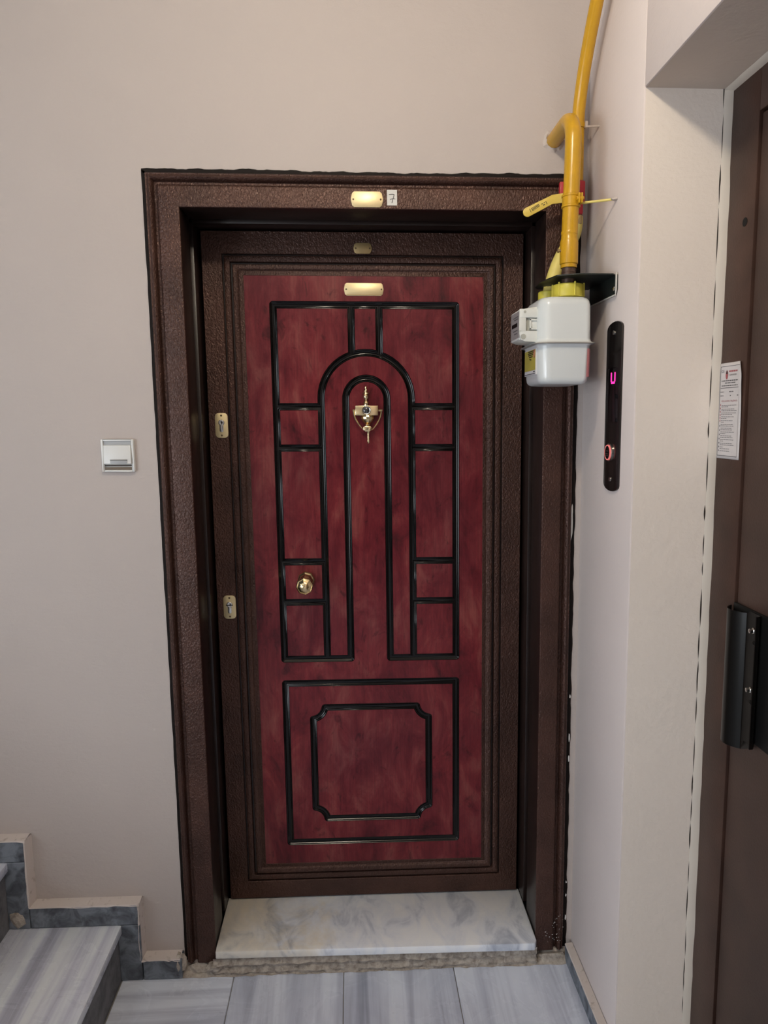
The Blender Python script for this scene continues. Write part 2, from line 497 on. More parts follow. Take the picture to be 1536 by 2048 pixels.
# stairs climbing to the left
st = thing('stairs', (-0.85, -0.6, 0.0), kind='structure')
zt = [0.166, 0.360, 0.545, 0.730, 0.915, 1.10, 1.285]
xn = [-0.698 - 0.288 * i for i in range(7)]
YS0, YS1 = -1.25, YW
for i in range(7):
    b = MB().box(xn[i] - 0.30, xn[i], YS0, YS1, zt[i] - 0.026, zt[i])
    b.build('tread', M['tread'], st, bevel=0.003)
    zb = 0.0 if i == 0 else zt[i - 1]
    b = MB().box(xn[i] - 0.03, xn[i] - 0.010, YS0, YS1, zb, zt[i] - 0.026)
    b.build('riser', M['riser'], st)
b = MB()
for i in range(7): b.box(xn[i] - 0.30, xn[i] - 0.03, YS0 + 0.01, YS1, -0.02, zt[i] - 0.026)
b.build('stair_core', M['mortar'], st)

# stone skirting stepping up the back wall (each slab its own stone with painted top)
YK = -0.020


def stone(parent, x0, x1, z0, z1, y0=YK, y1=YW, painted=True, side=False):
    o = MB().box(x0, x1, y0, y1, z0, z1).build('skirting_stone', M['skirt'], parent, bevel=0.0015, bseg=1)
    return o


def ragged_top(parent, x0, x1, z, y0=YK, y1=YW, n=14):
    b = MB(); f = []; g2 = []; h = []
    for i in range(n + 1):
        x = x0 + (x1 - x0) * i / n
        f.append((x, y0 - 0.0006, z - 0.0005 - 0.0045 * random.random() ** 2)); g2.append((x, y0 + 0.001, z + 0.0014)); h.append((x, y1 + 0.001, z + 0.003))
    b.grid([f, g2, h], closed=False)
    b.build('painted_edge', M['skirt_top'], parent)


bb = thing('baseboard_back', (-0.75, 0, 0.0), kind='structure')
s = stone(bb, -0.646, -0.541, 0.0, 0.058)
ragged_top(s, -0.650, -0.545, 0.058)
s = stone(bb, -0.708, -0.6485, 0.0, 0.166)
s = stone(bb, -0.938, -0.651, 0.1675, 0.226)
ragged_top(s, -0.940, -0.647, 0.226)
s = stone(bb, -0.996, -0.940, 0.1665, 0.360)
s = stone(bb, -1.226, -0.939, 0.3615, 0.420)
ragged_top(s, -1.23, -0.936, 0.420)
s = stone(bb, -1.284, -1.228, 0.361, 0.545)
s = stone(bb, -1.52, -1.227, 0.5465, 0.604)
# painted return edges and a broken mortar patch
b = MB()
for xa, za, zb in ((-0.6505, 0.060, 0.228), (-0.9385, 0.228, 0.422)):
    rr = []
    for i in range(10):
        z = za + (zb - za) * i / 9
        rr.append([(xa - 0.0005 - 0.003 * random.random(), YK - 0.0005, z), (xa + 0.0012, YK + 0.001, z), (xa + 0.006, YW + 0.001, z)])
    b.grid(rr, closed=False)
b.build('painted_edge', M['skirt_top'], bb)


def lump(name, mat, parent, c, r, seed, sub=2):
    rnd = random.Random(seed); bm = bmesh.new()
    bmesh.ops.create_icosphere(bm, subdivisions=sub, radius=1)
    mb = MB()
    off = {}
    for v in bm.verts: off[v.index] = 1 + rnd.uniform(-0.25, 0.2)
    mb.v = [(c[0] + v.co.x * r[0] * off[v.index], c[1] + v.co.y * r[1] * off[v.index], c[2] + v.co.z * r[2] * off[v.index]) for v in bm.verts]
    mb.f = [tuple(v.index for v in f.verts) for f in bm.faces]; mb.m = [0] * len(mb.f); bm.free()
    return mb.build(name, mat, parent, smooth=0)


lump('mortar_patch', M['mortar'], bb, (-0.968, -0.012, 0.196), (0.028, 0.014, 0.030), 3)
lump('mortar_patch', M['mortar'], bb, (-0.547, -0.003, 0.036), (0.016, 0.018, 0.030), 5)
lump('mortar_patch', M['mortar'], fl, (-0.452, -0.010, 0.026), (0.026, 0.016, 0.014), 9)
lump('mortar_patch', M['mortar'], fl, (-0.500, 0.005, 0.010), (0.040, 0.014, 0.016), 10)
lump('mortar_patch', M['mortar'], fl, (0.500, 0.000, 0.010), (0.050, 0.012, 0.014), 11)

br = thing('baseboard_right', (0.545, -0.17, 0.0), kind='structure')
s = MB().box(0.535, XW + 0.002, YN + 0.004, -0.002, 0.0, 0.050).build('skirting_stone', M['skirt'], br, bevel=0.0015, bseg=1)
b = MB(); f = []; g2 = []; h = []
for i in range(26):
    y = -0.002 + (YN + 0.006) * i / 25
    f.append((0.5345, y, 0.0495 - 0.002 * random.random() ** 2)); g2.append((0.537, y, 0.0515)); h.append((XW - 0.001, y, 0.0535 + 0.001 * random.random()))
b.grid([f, g2, h], closed=False); b.build('painted_edge', M['skirt_top'], s)

# ------------------------------------------------------------------ door casing (moulded steel)
tr = thing('trim_1', (0, 0.0, 0.03), kind='structure')
tr['label'] = 'dark brown hammered steel casing around the apartment door'
XI, ZI = 0.450, 2.0455
CP = [(0.0, -0.004), (0.0004, -0.0012), (0.0014, -0.0002), (0.003, 0.0), (0.047, 0.0), (0.0505, -0.0006), (0.0525, -0.004), (0.0535, -0.0135), (0.061, -0.0135), (0.0635, -0.006),
      (0.067, 0.0005), (0.0695, 0.002), (0.072, 0.0010), (0.0745, -0.003), (0.0765, -0.0040), (0.0785, -0.0034), (0.0800, -0.0045), (0.0808, -0.0080), (0.0812, -0.0190)]
for sx in (-1, 1):
    b = MB()
    b.grid([[(sx * (XI + d), -h, 0.030) for d, h in CP], [(sx * (XI + d), -h, ZI + d) for d, h in CP]], closed=False)
    b.build('casing_post', M['brown'], tr, smooth=50)
b = MB()
b.grid([[(-(XI + d), -h, ZI + d) for d, h in CP], [(XI + d, -h, ZI + d) for d, h in CP]], closed=False)
b.build('casing_head', M['brown'], tr, smooth=50)
for sx in (-1, 1):
    b = MB()
    b.prism([(sx * XI, 0.003), (sx * XI, 0.104), (sx * (XI + 0.02), 0.104), (sx * (XI + 0.02), 0.003)], 'z', 0.083, ZI)
    b.build('jamb', M['brown_smooth'], tr, bevel=0.001)
    b = MB()
    b.prism([(sx * (XI + 0.012), 0.104), (sx * (XI + 0.012), 0.136), (sx * (XI + 0.02), 0.136), (sx * (XI + 0.02), 0.104)], 'z', 0.095, ZI + 0.012)
    b.build('jamb_slot', M['gap'], tr)
    b = MB()
    b.prism([(sx * (XI - 0.0025), 0.136), (sx * (XI - 0.0025), 0.26), (sx * (XI + 0.02), 0.26), (sx * (XI + 0.02), 0.136)], 'z', 0.083, ZI)
    b.build('jamb', M['brown_smooth'], tr, bevel=0.0016)
b = MB(); b.box(-XI, XI, 0.003, 0.104, ZI, ZI + 0.02); b.build('jamb_head', M['brown_smooth'], tr, bevel=0.001)
b = MB(); b.box(-XI - 0.02, XI + 0.02, 0.104, 0.136, ZI + 0.012, ZI + 0.02); b.build('jamb_slot', M['gap'], tr)
b = MB(); b.box(-XI, XI, 0.136, 0.26, ZI - 0.0025, ZI + 0.02); b.build('jamb_head', M['brown_smooth'], tr, bevel=0.0016)
b = MB(); b.box(-0.60, 0.60, 0.302, 0.32, -0.05, 2.2); b.build('frame_back', M['gap'], tr)  # unseen dark board behind the opening, added to block light leaks
# dark paint brushed over the plaster margin around the casing, with a ragged outer edge
M['brown_edge'] = newmat('dark_brown_brushed_paint', (0.0085, 0.0055, 0.0045), 0.6, spec=0.15)


def margin(pts_in, pts_out):
    b = MB(); b.grid([pts_in, pts_out, [(p[0], YW + 0.001, p[2]) for p in pts_out]], closed=False)
    b.build('paint_margin', M['brown_edge'], tr)


ym = YW - 0.0015
rag = lambda q, k: 0.0011 * math.sin(q * 7.3 + k) * math.sin(q * 3.1 + 2 * k) + 0.0007 * math.sin(q * 19 + k) + random.uniform(-0.0005, 0.0005)
n = 150
margin([(-0.536 + 1.072 * i / n, ym, 2.126) for i in range(n + 1)],
       [(-0.540 + 1.080 * i / n, ym, 2.1365 + 0.0016 * math.sin(i * 0.055) + 1.2 * rag(i / 25, 0.4)) for i in range(n + 1)])
margin([(-0.5305, ym, 0.03 + 2.10 * i / n) for i in range(n + 1)], [(-0.5395 + 0.5 * rag(i / 20, 1.3), ym, 0.03 + 2.105 * i / n) for i in range(n + 1)])
margin([(0.5305, ym, 0.03 + 2.10 * i / n) for i in range(n + 1)], [(0.5425 + 1.0 * rag(i / 14, 2.2), ym, 0.03 + 2.105 * i / n) for i in range(n + 1)])
# chipped white paint on the right post
b = MB()


def flake(cx, cz, w, h, y, n=9):
    pts = []
    for i in range(n):
        a = 2 * PI * i / n; k = random.uniform(0.7, 1.15)
        pts.append((cx + w * 0.5 * k * math.cos(a), y, cz + h * 0.5 * k * math.sin(a)))
    b.face(pts)


flake(0.5345, 1.262, 0.0065, 0.10, 0.0125)
flake(0.5340, 1.29, 0.005, 0.05, 0.0124)
for i in range(34):
    xx = random.uniform(0.478, 0.534)
    flake(xx, random.uniform(0.06, 0.16) * (0.6 + 0.4 * (xx - 0.47) / 0.06), random.uniform(0.0012, 0.0045), random.uniform(0.001, 0.003), -0.0022 if xx < 0.522 else 0.004, 6)
for zc, hh in ((0.12, 0.02), (0.23, 0.008), (0.19, 0.01), (0.66, 0.03), (0.60, 0.02), (0.78, 0.012)):
    flake(0.5395, zc, 0.004, hh, 0.0128)
b.build('paint_chips', M['paint_white'], tr, kind='stuff')

# marble door sill
t2 = thing('trim_2', (0, 0.09, 0.0), kind='structure')
t2['label'] = 'white clouded marble sill of the apartment door'
b = MB(); b.prism([(-0.4475, 0.20), (-0.4475, 0.0), (-0.447, -0.0225), (0.440, -0.034), (0.4475, -0.02), (0.4475, 0.20)], 'z', 0.058, 0.080)
b.build('sill_slab', M['sill'], t2, bevel=0.002)
b = MB()
rings = []
for j, (dy, z) in enumerate(((-0.010, 0.0), (-0.014, 0.012), (-0.008, 0.024), (-0.016, 0.036), (-0.010, 0.048), (-0.014, 0.0585))):
    rings.append([(-0.455 + 0.905 * i / 70, dy - 0.004 + random.uniform(-0.005, 0.003), z + (0 if j == 0 else random.uniform(-0.002, 0.001))) for i in range(71)])
b.grid(rings, closed=False); b.build('mortar_bed', M['mortar'], t2, smooth=20)

# ================================================================== APARTMENT DOOR LEAF
YL = 0.190
d1 = thing('door_1', (0, 0.215, 0.083), kind='structure')
d1['label'] = 'red veneered apartment door leaf with black grooved panels in brown steel'
PX, PZ0, PZ1 = 0.3285, 0.196, 1.9225
MB().box(-0.4395, 0.4395, 0.2005, 0.245, 0.084, 2.0385).build('leaf_core', M['brown_smooth'], d1)
LP = [(0.0, 0.0), (0.0006, 0.0006), (0.002, 0.0004), (0.006, -0.0008), (0.0105, -0.0020), (0.0118, -0.0024), (0.0130, -0.0018), (0.0145, 0.0002), (0.0170, 0.0028), (0.0195, 0.0040), (0.024, 0.0046), (0.0272, 0.0044),
      (0.0285, 0.0034), (0.0290, 0.0), (0.0295, -0.0125), (0.0345, -0.0125), (0.0352, -0.0040), (0.0365, -0.0012), (0.040, 0.0003), (0.045, 0.0008), (0.050, 0.0002), (0.0520, -0.0015), (0.0528, -0.011), (0.0562, -0.011), (0.0568, -0.0012), (0.0582, 0.0)]
rings = []
for d, h in LP:
    rings.append([(-(PX + d), YL - h, PZ0 - d), (PX + d, YL - h, PZ0 - d), (PX + d, YL - h, PZ1 + d), (-(PX + d), YL - h, PZ1 + d)])
for y in (YL, YL + 0.001, YL + 0.02):
    e = 0.001 if y == YL else 0.0
    rings.append([(-0.4395 + e, y, 0.084 + e), (0.4395 - e, y, 0.084 + e), (0.4395 - e, y, 2.0385 - e), (-0.4395 + e, y, 2.0385 - e)])
b = MB(); b.grid(rings, closed=True)
b.build('pressed_steel_frame', M['brown'], d1, smooth=40)

# ---- veneered fields separated by routed black grooves
G = 0.0102
GP = [(0.0, 0.0062), (0.0015, 0.0061), (0.0032, 0.0057), (0.0048, 0.0047), (0.0060, 0.0033), (0.0066, 0.0027), (0.0078, 0.0025), (0.0090, 0.0016), (0.0098, 0.0006), (G, 0.0)]


def offset_rings(poly, side):
    """poly: groove centreline, closed; side=+1 field lies to the left. returns list of rings (x,z,depth)"""
    n = len(poly); base = []
    for i in range(n):
        p0 = Vector(poly[i - 1]); p = Vector(poly[i]); p1 = Vector(poly[(i + 1) % n])
        e0 = (p - p0).normalized(); e1 = (p1 - p).normalized()
        n0 = Vector((-e0.y, e0.x)) * side; n1 = Vector((-e1.y, e1.x)) * side
        cr = (e0.x * e1.y - e0.y * e1.x) * side
        if cr < -0.3:                       # the field wraps around this corner: round it
            a0 = math.atan2(n0.y, n0.x); a1 = math.atan2(n1.y, n1.x)
            da = (a1 - a0 + PI) % (2 * PI) - PI
            for j in range(7):
                a = a0 + da * j / 6; base.append((p, Vector((math.cos(a), math.sin(a)))))
        else:
            m = n0 + n1
            base.append((p, m / max(0.2, (1 + n0.dot(n1)))))
    return [[(p.x + v.x * d, YL + dep, p.y + v.y * d) for p, v in base] for d, dep in GP]


def field(outer, holes=(), plain=None):
    """outer/holes: groove centrelines (ccw); plain: outer edge without a groove"""
    loops = []; gr = MB()
    if plain: loops.append([(x, YL, z) for x, z in plain])
    else:
        r = offset_rings(outer, +1); gr.grid(r, closed=True); loops.append(r[-1])
    for h in holes:
        r = offset_rings(h, -1); gr.grid(r, closed=True); loops.append(r[-1])
    flat = [p for l in loops for p in l]
    tris = tessellate_polygon([[Vector((p[0], p[2], 0)) for p in l] for l in loops])
    b = MB(); b.v = flat; b.f = [tuple(t) for t in tris]; b.m = [0] * len(tris)
    # shallow edge so that each field is a slab, not a sheet
    for l in loops:
        b.grid([l, [(p[0], YL + 0.0064, p[2]) for p in l]], closed=True)
    o = b.build('veneer_panel', M['veneer'], d1, smooth=0)
    gr.build('groove', M['black'], o, smooth=60)
    return o


GX, GT, GB = 0.2515, 1.8455, 0.8385
AX, AC = 0.1265, 1.591
BX, BC = 0.0578, 1.5896
TX = 0.0385
HB = [1.569, 1.454, 1.128, 1.009]
ang = math.degrees(math.acos(TX / AX)); azc = AC + math.sqrt(AX ** 2 - TX ** 2)
SQ = [(-GX - 0.0005, 0.264), (GX - 0.0005, 0.264), (GX - 0.0005, 0.7645), (-GX - 0.0005, 0.7645)]
hole1 = [(-GX, GB), (-BX, GB)] + [(BX * math.cos(math.radians(a)), BC + BX * math.sin(math.radians(a))) for a in range(180, -1, -9)] + [(BX, GB), (GX, GB), (GX, GT), (-GX, GT)]
field(None, [hole1, SQ], plain=[(-PX, PZ0), (PX, PZ0), (PX, PZ1), (-PX, PZ1)])
fieldB = [(-GX, HB[0]), (-AX, HB[0])] + arc((0, AC), AX, 180, 180 - ang, 9) + [(-TX, GT), (-GX, GT)]
field(fieldB)
field([(-x, z) for x, z in reversed(fieldB)])
field(arc((0, AC), AX, 180 - ang, ang, 8) + [(TX, GT), (-TX, GT)])
field([(-AX, GB), (-BX, GB)] + arc((0, BC), BX, 180, 0, 20) + [(BX, GB), (AX, GB)] + arc((0, AC), AX, 0, 180, 28))
zz = HB + [GB]
for i in range(4):
    r = [(-GX, zz[i + 1]), (-AX, zz[i + 1]), (-AX, zz[i]), (-GX, zz[i])]
    field(r); field([(-x, z) for x, z in reversed(r)])
NX0, NX1, NZ0, NZ1, NR = -0.1735, 0.1695, 0.338, 0.689, 0.038
notch = (arc((NX1 + 0.006, NZ0 - 0.006), NR + 0.004, 171.5, 98.5, 8) + arc((NX1 + 0.006, NZ1 + 0.006), NR + 0.004, 261.5, 188.5, 8) +
         arc((NX0 - 0.006, NZ1 + 0.006), NR + 0.004, 351.5, 278.5, 8) + arc((NX0 - 0.006, NZ0 - 0.006), NR + 0.004, 81.5, 8.5, 8))
field(SQ, [notch]); field(notch)

# ---- brass name plates
def chamfer_plate(x0, x1, z0, z1, c):
    return [(x0 + c, z0), (x1 - c, z0), (x1 - c * 0.35, z0 + c * 0.55), (x1, (z0 + z1) / 2 - c * 0.3), (x1, (z0 + z1) / 2 + c * 0.3), (x1 - c * 0.35, z1 - c * 0.55), (x1 - c, z1),
            (x0 + c, z1), (x0 + c * 0.35, z1 - c * 0.55), (x0, (z0 + z1) / 2 + c * 0.3), (x0, (z0 + z1) / 2 - c * 0.3), (x0 + c * 0.35, z0 + c * 0.55)]


def screw(c, r, parent, mat, axis=(0, -1, 0)):
    b = MB(); b.lathe([(r, -0.001), (r, 0.0004), (r * 0.7, 0.0010), (0, 0.0011)], c, axis, 12)
    o = b.build('screw', mat, parent)
    return o


def plate(x0, x1, z0, z1, y, mat, parent, label, c=0.006):
    o = MB().prism(chamfer_plate(x0, x1, z0, z1, c), 'y', y - 0.0022, y + 0.0005).build('name_plate', mat, parent, bevel=0.0006, label=label)
    zc = (z0 + z1) / 2
    for x in (x0 + 0.0058, x1 - 0.0058): screw((x, y - 0.0022, zc), 0.0022, o, M['screw'])
    return o


p1 = plate(-0.034, 0.0447, 2.0490, 2.0862, 0.0, M['brass_plate'], tr, 'blank brass name plate on the door casing', 0.008)
p2 = plate(-0.0562, 0.0522, 1.8705, 1.9045, YL, M['brass_plate'], d1, 'long blank brass name plate on the red veneer', 0.007)
p3 = plate(-0.0281, 0.0215, 1.9815, 2.0100, YL, M['brass_old'], d1, 'small dull brass plate in the shaded door head', 0.007)
MB().box(-0.050, 0.047, YL - 0.0030, YL - 0.0020, 1.8728, 1.8745).build('engraved_line', M['brass_old'], p2)

# ---- lock escutcheons
def escutcheon(cx, cz, turned, label):
    pl = MB().prism(rrect(cx - 0.0178, cx + 0.0178, cz - 0.0345, cz + 0.0345, 0.011, 6), 'y', YL - 0.003, YL + 0.0005).build('lock_plate', M['brass_plate'], d1, bevel=0.0007, label=label)
    for s in (-1, 1): screw((cx, YL - 0.003, cz + s * 0.0275), 0.0028, pl, M['screw'])
    b = MB(); b.lathe([(0.0085, -0.002), (0.0085, 0.0022), (0.0078, 0.0030), (0.003, 0.0030), (0.0028, 0.0022), (0, 0.0022)], (cx, YL - 0.003, cz + 0.008), (0, -1, 0), 20)
    b.prism(rrect(cx - 0.0052, cx + 0.0052, cz - 0.018, cz + 0.004, 0.0045), 'y', YL - 0.0056, YL - 0.002)
    b.build('lock_cylinder', M['steel'], pl, bevel=0.0003)
    k = MB()
    if turned: k.box(cx - 0.010, cx + 0.010, YL - 0.0068, YL - 0.0056, cz + 0.0055, cz + 0.0075)
    else: k.box(cx - 0.0011, cx + 0.0011, YL - 0.0064, YL - 0.0058, cz + 0.003, cz + 0.012)
    k.build('keyhole', M['hblack'], pl)


escutcheon(-0.4045, 1.5175, False, 'upper brass lock plate with round cylinder')
escutcheon(-0.4040, 0.9980, True, 'lower brass lock plate with slotted cylinder')

# ---- octagonal door knob
b = MB(); kc = (-0.1825, YL, 1.0745)
b.lathe([(0.0268, 0.0), (0.0268, 0.005), (0.0240, 0.009), (0.0205, 0.0115), (0.0195, 0.020), (0.0165, 0.026), (0.0125, 0.032), (0.0118, 0.052)], kc, (0, -1, 0), 8, rot=PI / 4 + 0.12)
kb = b.build('door_knob', M['brass'], d1, smooth=15, bevel=0.0006, label='faceted octagonal brass door knob')
b = MB()
b.lathe([(0.0118, 0.050), (0.0150, 0.056), (0.0215, 0.066), (0.0246, 0.073), (0.0246, 0.0785), (0.0216, 0.0815), (0.0206, 0.0800), (0.0140, 0.0870), (0.0075, 0.0905), (0.0, 0.0915)], kc, (0, -1, 0), 8, rot=PI / 4 + 0.12)
b.build('knob_head', M['brass'], kb, smooth=25, bevel=0.0005)

# ---- urn door knocker with viewer
kx = 0.0
b = MB(); yk = YL
b.lathe([(0.0, 1.6265), (0.0030, 1.6245), (0.0036, 1.6215), (0.0026, 1.6190), (0.0046, 1.6150), (0.0056, 1.6115), (0.0042, 1.6085), (0.0105, 1.6068), (0.0112, 1.6045), (0.0062, 1.6025), (0.0078, 1.5970), (0.0066, 1.5920),
         (0.0044, 1.5880), (0.0070, 1.5840), (0.0092, 1.5790), (0.0068, 1.5745), (0.0080, 1.5700), (0.0080, 1.566)], (kx - 0.0015, yk - 0.011, 0), (0, 0, 1), 20)
kn = b.build('door_knocker', M['brass'], d1, smooth=50, label='brass urn door knocker with peephole')
MB().box(kx - 0.0318, kx + 0.0315, yk - 0.021, yk, 1.5445, 1.5715).build('knocker_box', M['brass'], kn, bevel=0.0012)
b = MB(); b.lathe([(0.0120, 0.0), (0.0120, 0.004), (0.0105, 0.0055), (0.0092, 0.0050), (0.0088, 0.0030)], (kx - 0.001, yk - 0.0205, 1.5585), (0, -1, 0), 28)
vr = b.build('viewer_ring', M['steel'], kn)
b = MB(); b.lathe([(0.0092, 0.0), (0.0085, 0.0022), (0.005, 0.004), (0.0, 0.0046)], (kx - 0.001, yk - 0.0215, 1.5585), (0, -1, 0), 24)
b.build('viewer_lens', M['lens'], vr)
b = MB(); b.lathe([(0.0175, 1.5455), (0.0190, 1.5405), (0.0185, 1.5350), (0.0150, 1.5280), (0.0105, 1.5225), (0.0075, 1.5195), (0.0070, 1.5170), (0.0040, 1.5150), (0.0, 1.5145)], (kx + 0.002, yk - 0.009, 0), (0, 0, 1), 14)
b.build('knocker_bowl', M['brass'], kn, smooth=20)
for s in (-1, 1):
    pth = []
    for i in range(13):
        u = i / 12
        x = kx + 0.002 + s * (0.0385 * (1 - u ** 1.9) + 0.0125 * u ** 1.9); z = 1.5590 - 0.0535 * u ** 0.95
        pth.append((x, yk - 0.0135 - 0.004 * u, z))
    b = MB(); b.tube(pth, [0.0024 - 0.0006 * i / 12 for i in range(13)], 10)
    b.tube([(kx + 0.002 + s * 0.0305, yk - 0.0125, 1.5585), (kx + 0.002 + s * 0.0415, yk - 0.0125, 1.5585)], 0.0030, 10)
    b.build('knocker_arm', M['brass'], kn)
b = MB(); b.prism([(-0.0105, 1.5075), (-0.0110, 1.5125), (-0.0060, 1.5155), (0.009, 1.5155), (0.0135, 1.5115), (0.0125, 1.5035), (0.0065, 1.5000), (-0.0050, 1.5000), (-0.0095, 1.5030)], 'y', yk - 0.025, yk - 0.011)
b.build('knocker_striker', M['brass'], kn, bevel=0.0015)
b = MB(); b.lathe([(0.0048, 1.5005), (0.0036, 1.4960), (0.0028, 1.4890), (0.0036, 1.4830), (0.0030, 1.4790), (0.0042, 1.4740), (0.0036, 1.4690), (0.0, 1.4655)], (kx + 0.0035, yk - 0.0165, 0), (0, 0, 1), 14)
b.build('knocker_drop', M['brass'], kn, smooth=60)

# ---- hand-written flat number on the casing
stk = MB().box(0.0545, 0.0792, -0.0008, 0.0, 2.0545, 2.0907).build('number_sticker', M['sticker'], loc=(0.067, 0, 2.0545), label='small white paper sticker with a handwritten 7', cat='sticker')


def stroke(b, pts, w, y, curvefn=None):
    for i in range(len(pts) - 1):
        p = Vector(pts[i]); q = Vector(pts[i + 1]); d = (q - p).normalized(); n = Vector((-d.y, d.x)) * w / 2
        p = p - d * w * 0.3; q = q + d * w * 0.3
        b.face([(p.x + n.x, y, p.y + n.y), (q.x + n.x, y, q.y + n.y), (q.x - n.x, y, q.y - n.y), (p.x - n.x, y, p.y - n.y)])


b = MB()
stroke(b, [(0.0595, 2.0795), (0.0640, 2.0805), (0.0700, 2.0805), (0.0722, 2.0795), (0.0705, 2.0730), (0.0680, 2.0660), (0.0665, 2.0600)], 0.0015, -0.0012)
stroke(b, [(0.0625, 2.0685), (0.0690, 2.0700), (0.0745, 2.0695)], 0.0013, -0.00125)
b.build('digit_seven', M['ink'], stk, weld=False, smooth=0)

# ================================================================== DOORBELL on the back wall
db = thing('doorbell_switch', (-0.636, YW, 1.40), 'white square doorbell plate with a name window on the wall', 'doorbell')
x0, x1, z0, z1 = -0.6770, -0.5945, 1.4025, 1.4855
MB().prism(rrect(x0, x1, z0, z1, 0.004), 'y', YW - 0.006, YW).build('wall_plate', M['white'], db, bevel=0.0015)
b = MB()   # raised rim
for r in ((x0 + 0.001, x0 + 0.0065, z0 + 0.001, z1 - 0.001), (x1 - 0.0065, x1 - 0.001, z0 + 0.001, z1 - 0.001), (x0 + 0.0065, x1 - 0.0065, z1 - 0.0045, z1 - 0.001), (x0 + 0.0065, x1 - 0.0065, z0 + 0.001, z0 + 0.005)):
    b.box(r[0], r[1], YW - 0.010, YW - 0.005, r[2], r[3])
b.build('plate_rim', M['white'], db, bevel=0.0008)
MB().prism([(YW - 0.006, z0 + 0.019), (YW - 0.0145, z0 + 0.021), (YW - 0.0120, z1 - 0.0155), (YW - 0.006, z1 - 0.0145)], 'x', x0 + 0.0075, x1 - 0.0075).build('push_button', M['white'], db, bevel=0.0008)
MB().box(x0 + 0.0075, x1 - 0.0075, YW - 0.0075, YW - 0.005, z1 - 0.0135, z1 - 0.0050).build('name_strip', M['bell_grey'], db)
MB().box(x0 + 0.0075, x1 - 0.0075, YW - 0.0070, YW - 0.005, z0 + 0.0145, z0 + 0.0182).build('button_gap', M['bell_dark'], db)
MB().box(x0 + 0.0075, x1 - 0.0075, YW - 0.0090, YW - 0.005, z0 + 0.0055, z0 + 0.0125).build('name_window', newmat('smoked_window', (0.12, 0.085, 0.055), 0.25), db)
b = MB(); b.box(x0 + 0.0235, x1 - 0.0165, YW - 0.0155, YW - 0.012, z0 + 0.0225, z0 + 0.0305)
lw = b.build('lamp_window', M['bell_grey'], db, bevel=0.0006)
MB().box(x0 + 0.0235, x1 - 0.0165, YW - 0.0160, YW - 0.012, z0 + 0.0300, z0 + 0.0316).build('window_lip', M['bell_dark'], lw)

# ================================================================== LIFT DOOR in the right-hand niche
d2 = thing('door_2', (XE, -0.85, 0), kind='structure')
d2['label'] = 'brown steel lift landing door in the plastered niche'
YA, YBD = -0.4285, -1.33
MB().box(XE, XE + 0.05, YA, YN + 0.001, 0, ZN).build('door_post', M['brown_lift'], d2, bevel=0.0015)
MB().box(XE, XE + 0.05, -1.42, YBD, 0, ZN).build('door_post', M['brown_lift'], d2, bevel=0.0015)
MB().box(XE, XE + 0.05, YBD, YA, 2.112, ZN).build('door_head', M['brown_lift'], d2, bevel=0.0015)
MB().box(XE + 0.003, XE + 0.045, YBD + 0.003, YA - 0.0065, 0.0, 2.106).build('door_leaf', M['brown_lift'], d2, bevel=0.002)
MB().box(XE + 0.030, XE + 0.06, YBD - 0.01, YA + 0.01, 0.0, 2.12).build('door_gap', M['gap'], d2)
b = MB(); b.lathe([(0.0085, 0.0), (0.0085, 0.0006)], (XE, -0.3965, 1.9191), (-1, 0, 0), 20); b.build('key_hole', M['hblack'], d2)
# sealant bead with a crack
b = MB(); ra = []; rb = []; rc = []
for i in range(60):
    z = 0.0 + (ZN - 0.004) * i / 59; k = random.uniform(-0.0010, 0.0010)
    ra.append((0.7205 + k, YN - 0.0016, z)); rb.append((0.728, YN - 0.0050 + k, z)); rc.append((XE + 0.0005, YN - 0.0060 + 2 * k, z))
b.grid([ra, rb, rc], closed=False); b.build('sealant_bead', M['sealant'], d2)
b = MB(); ra = []; rb = []; rc = []
for i in range(30):
    y = YN - (1.05) * i / 29; k = random.uniform(-0.0008, 0.0008)
    ra.append((0.7205 + k, y, ZN - 0.0016)); rb.append((0.728, y, ZN - 0.0050 + k)); rc.append((XE + 0.0005, y, ZN - 0.0060))
b.grid([ra, rb, rc], closed=False); b.build('sealant_bead', M['sealant'], d2)
b = MB(); z = 0.12
while z < 2.17:
    L = random.uniform(0.02, 0.13); wd_ = random.uniform(0.0010, 0.0034); x = 0.7200 + random.uniform(-0.0008, 0.0008)
    n = 5
    le = [(x - wd_ * math.sin(PI * i / n) * 0.6, YN - 0.0021, z + L * i / n) for i in range(n + 1)]
    ri = [(x + wd_ * math.sin(PI * i / n) * 0.6 + 0.0002, YN - 0.0021, z + L * i / n) for i in range(n + 1)]
    b.grid([le, ri], closed=False)
    z += L + random.choice((0.006, 0.012, 0.03))
b.build('crack', M['crack'], d2, kind='stuff')

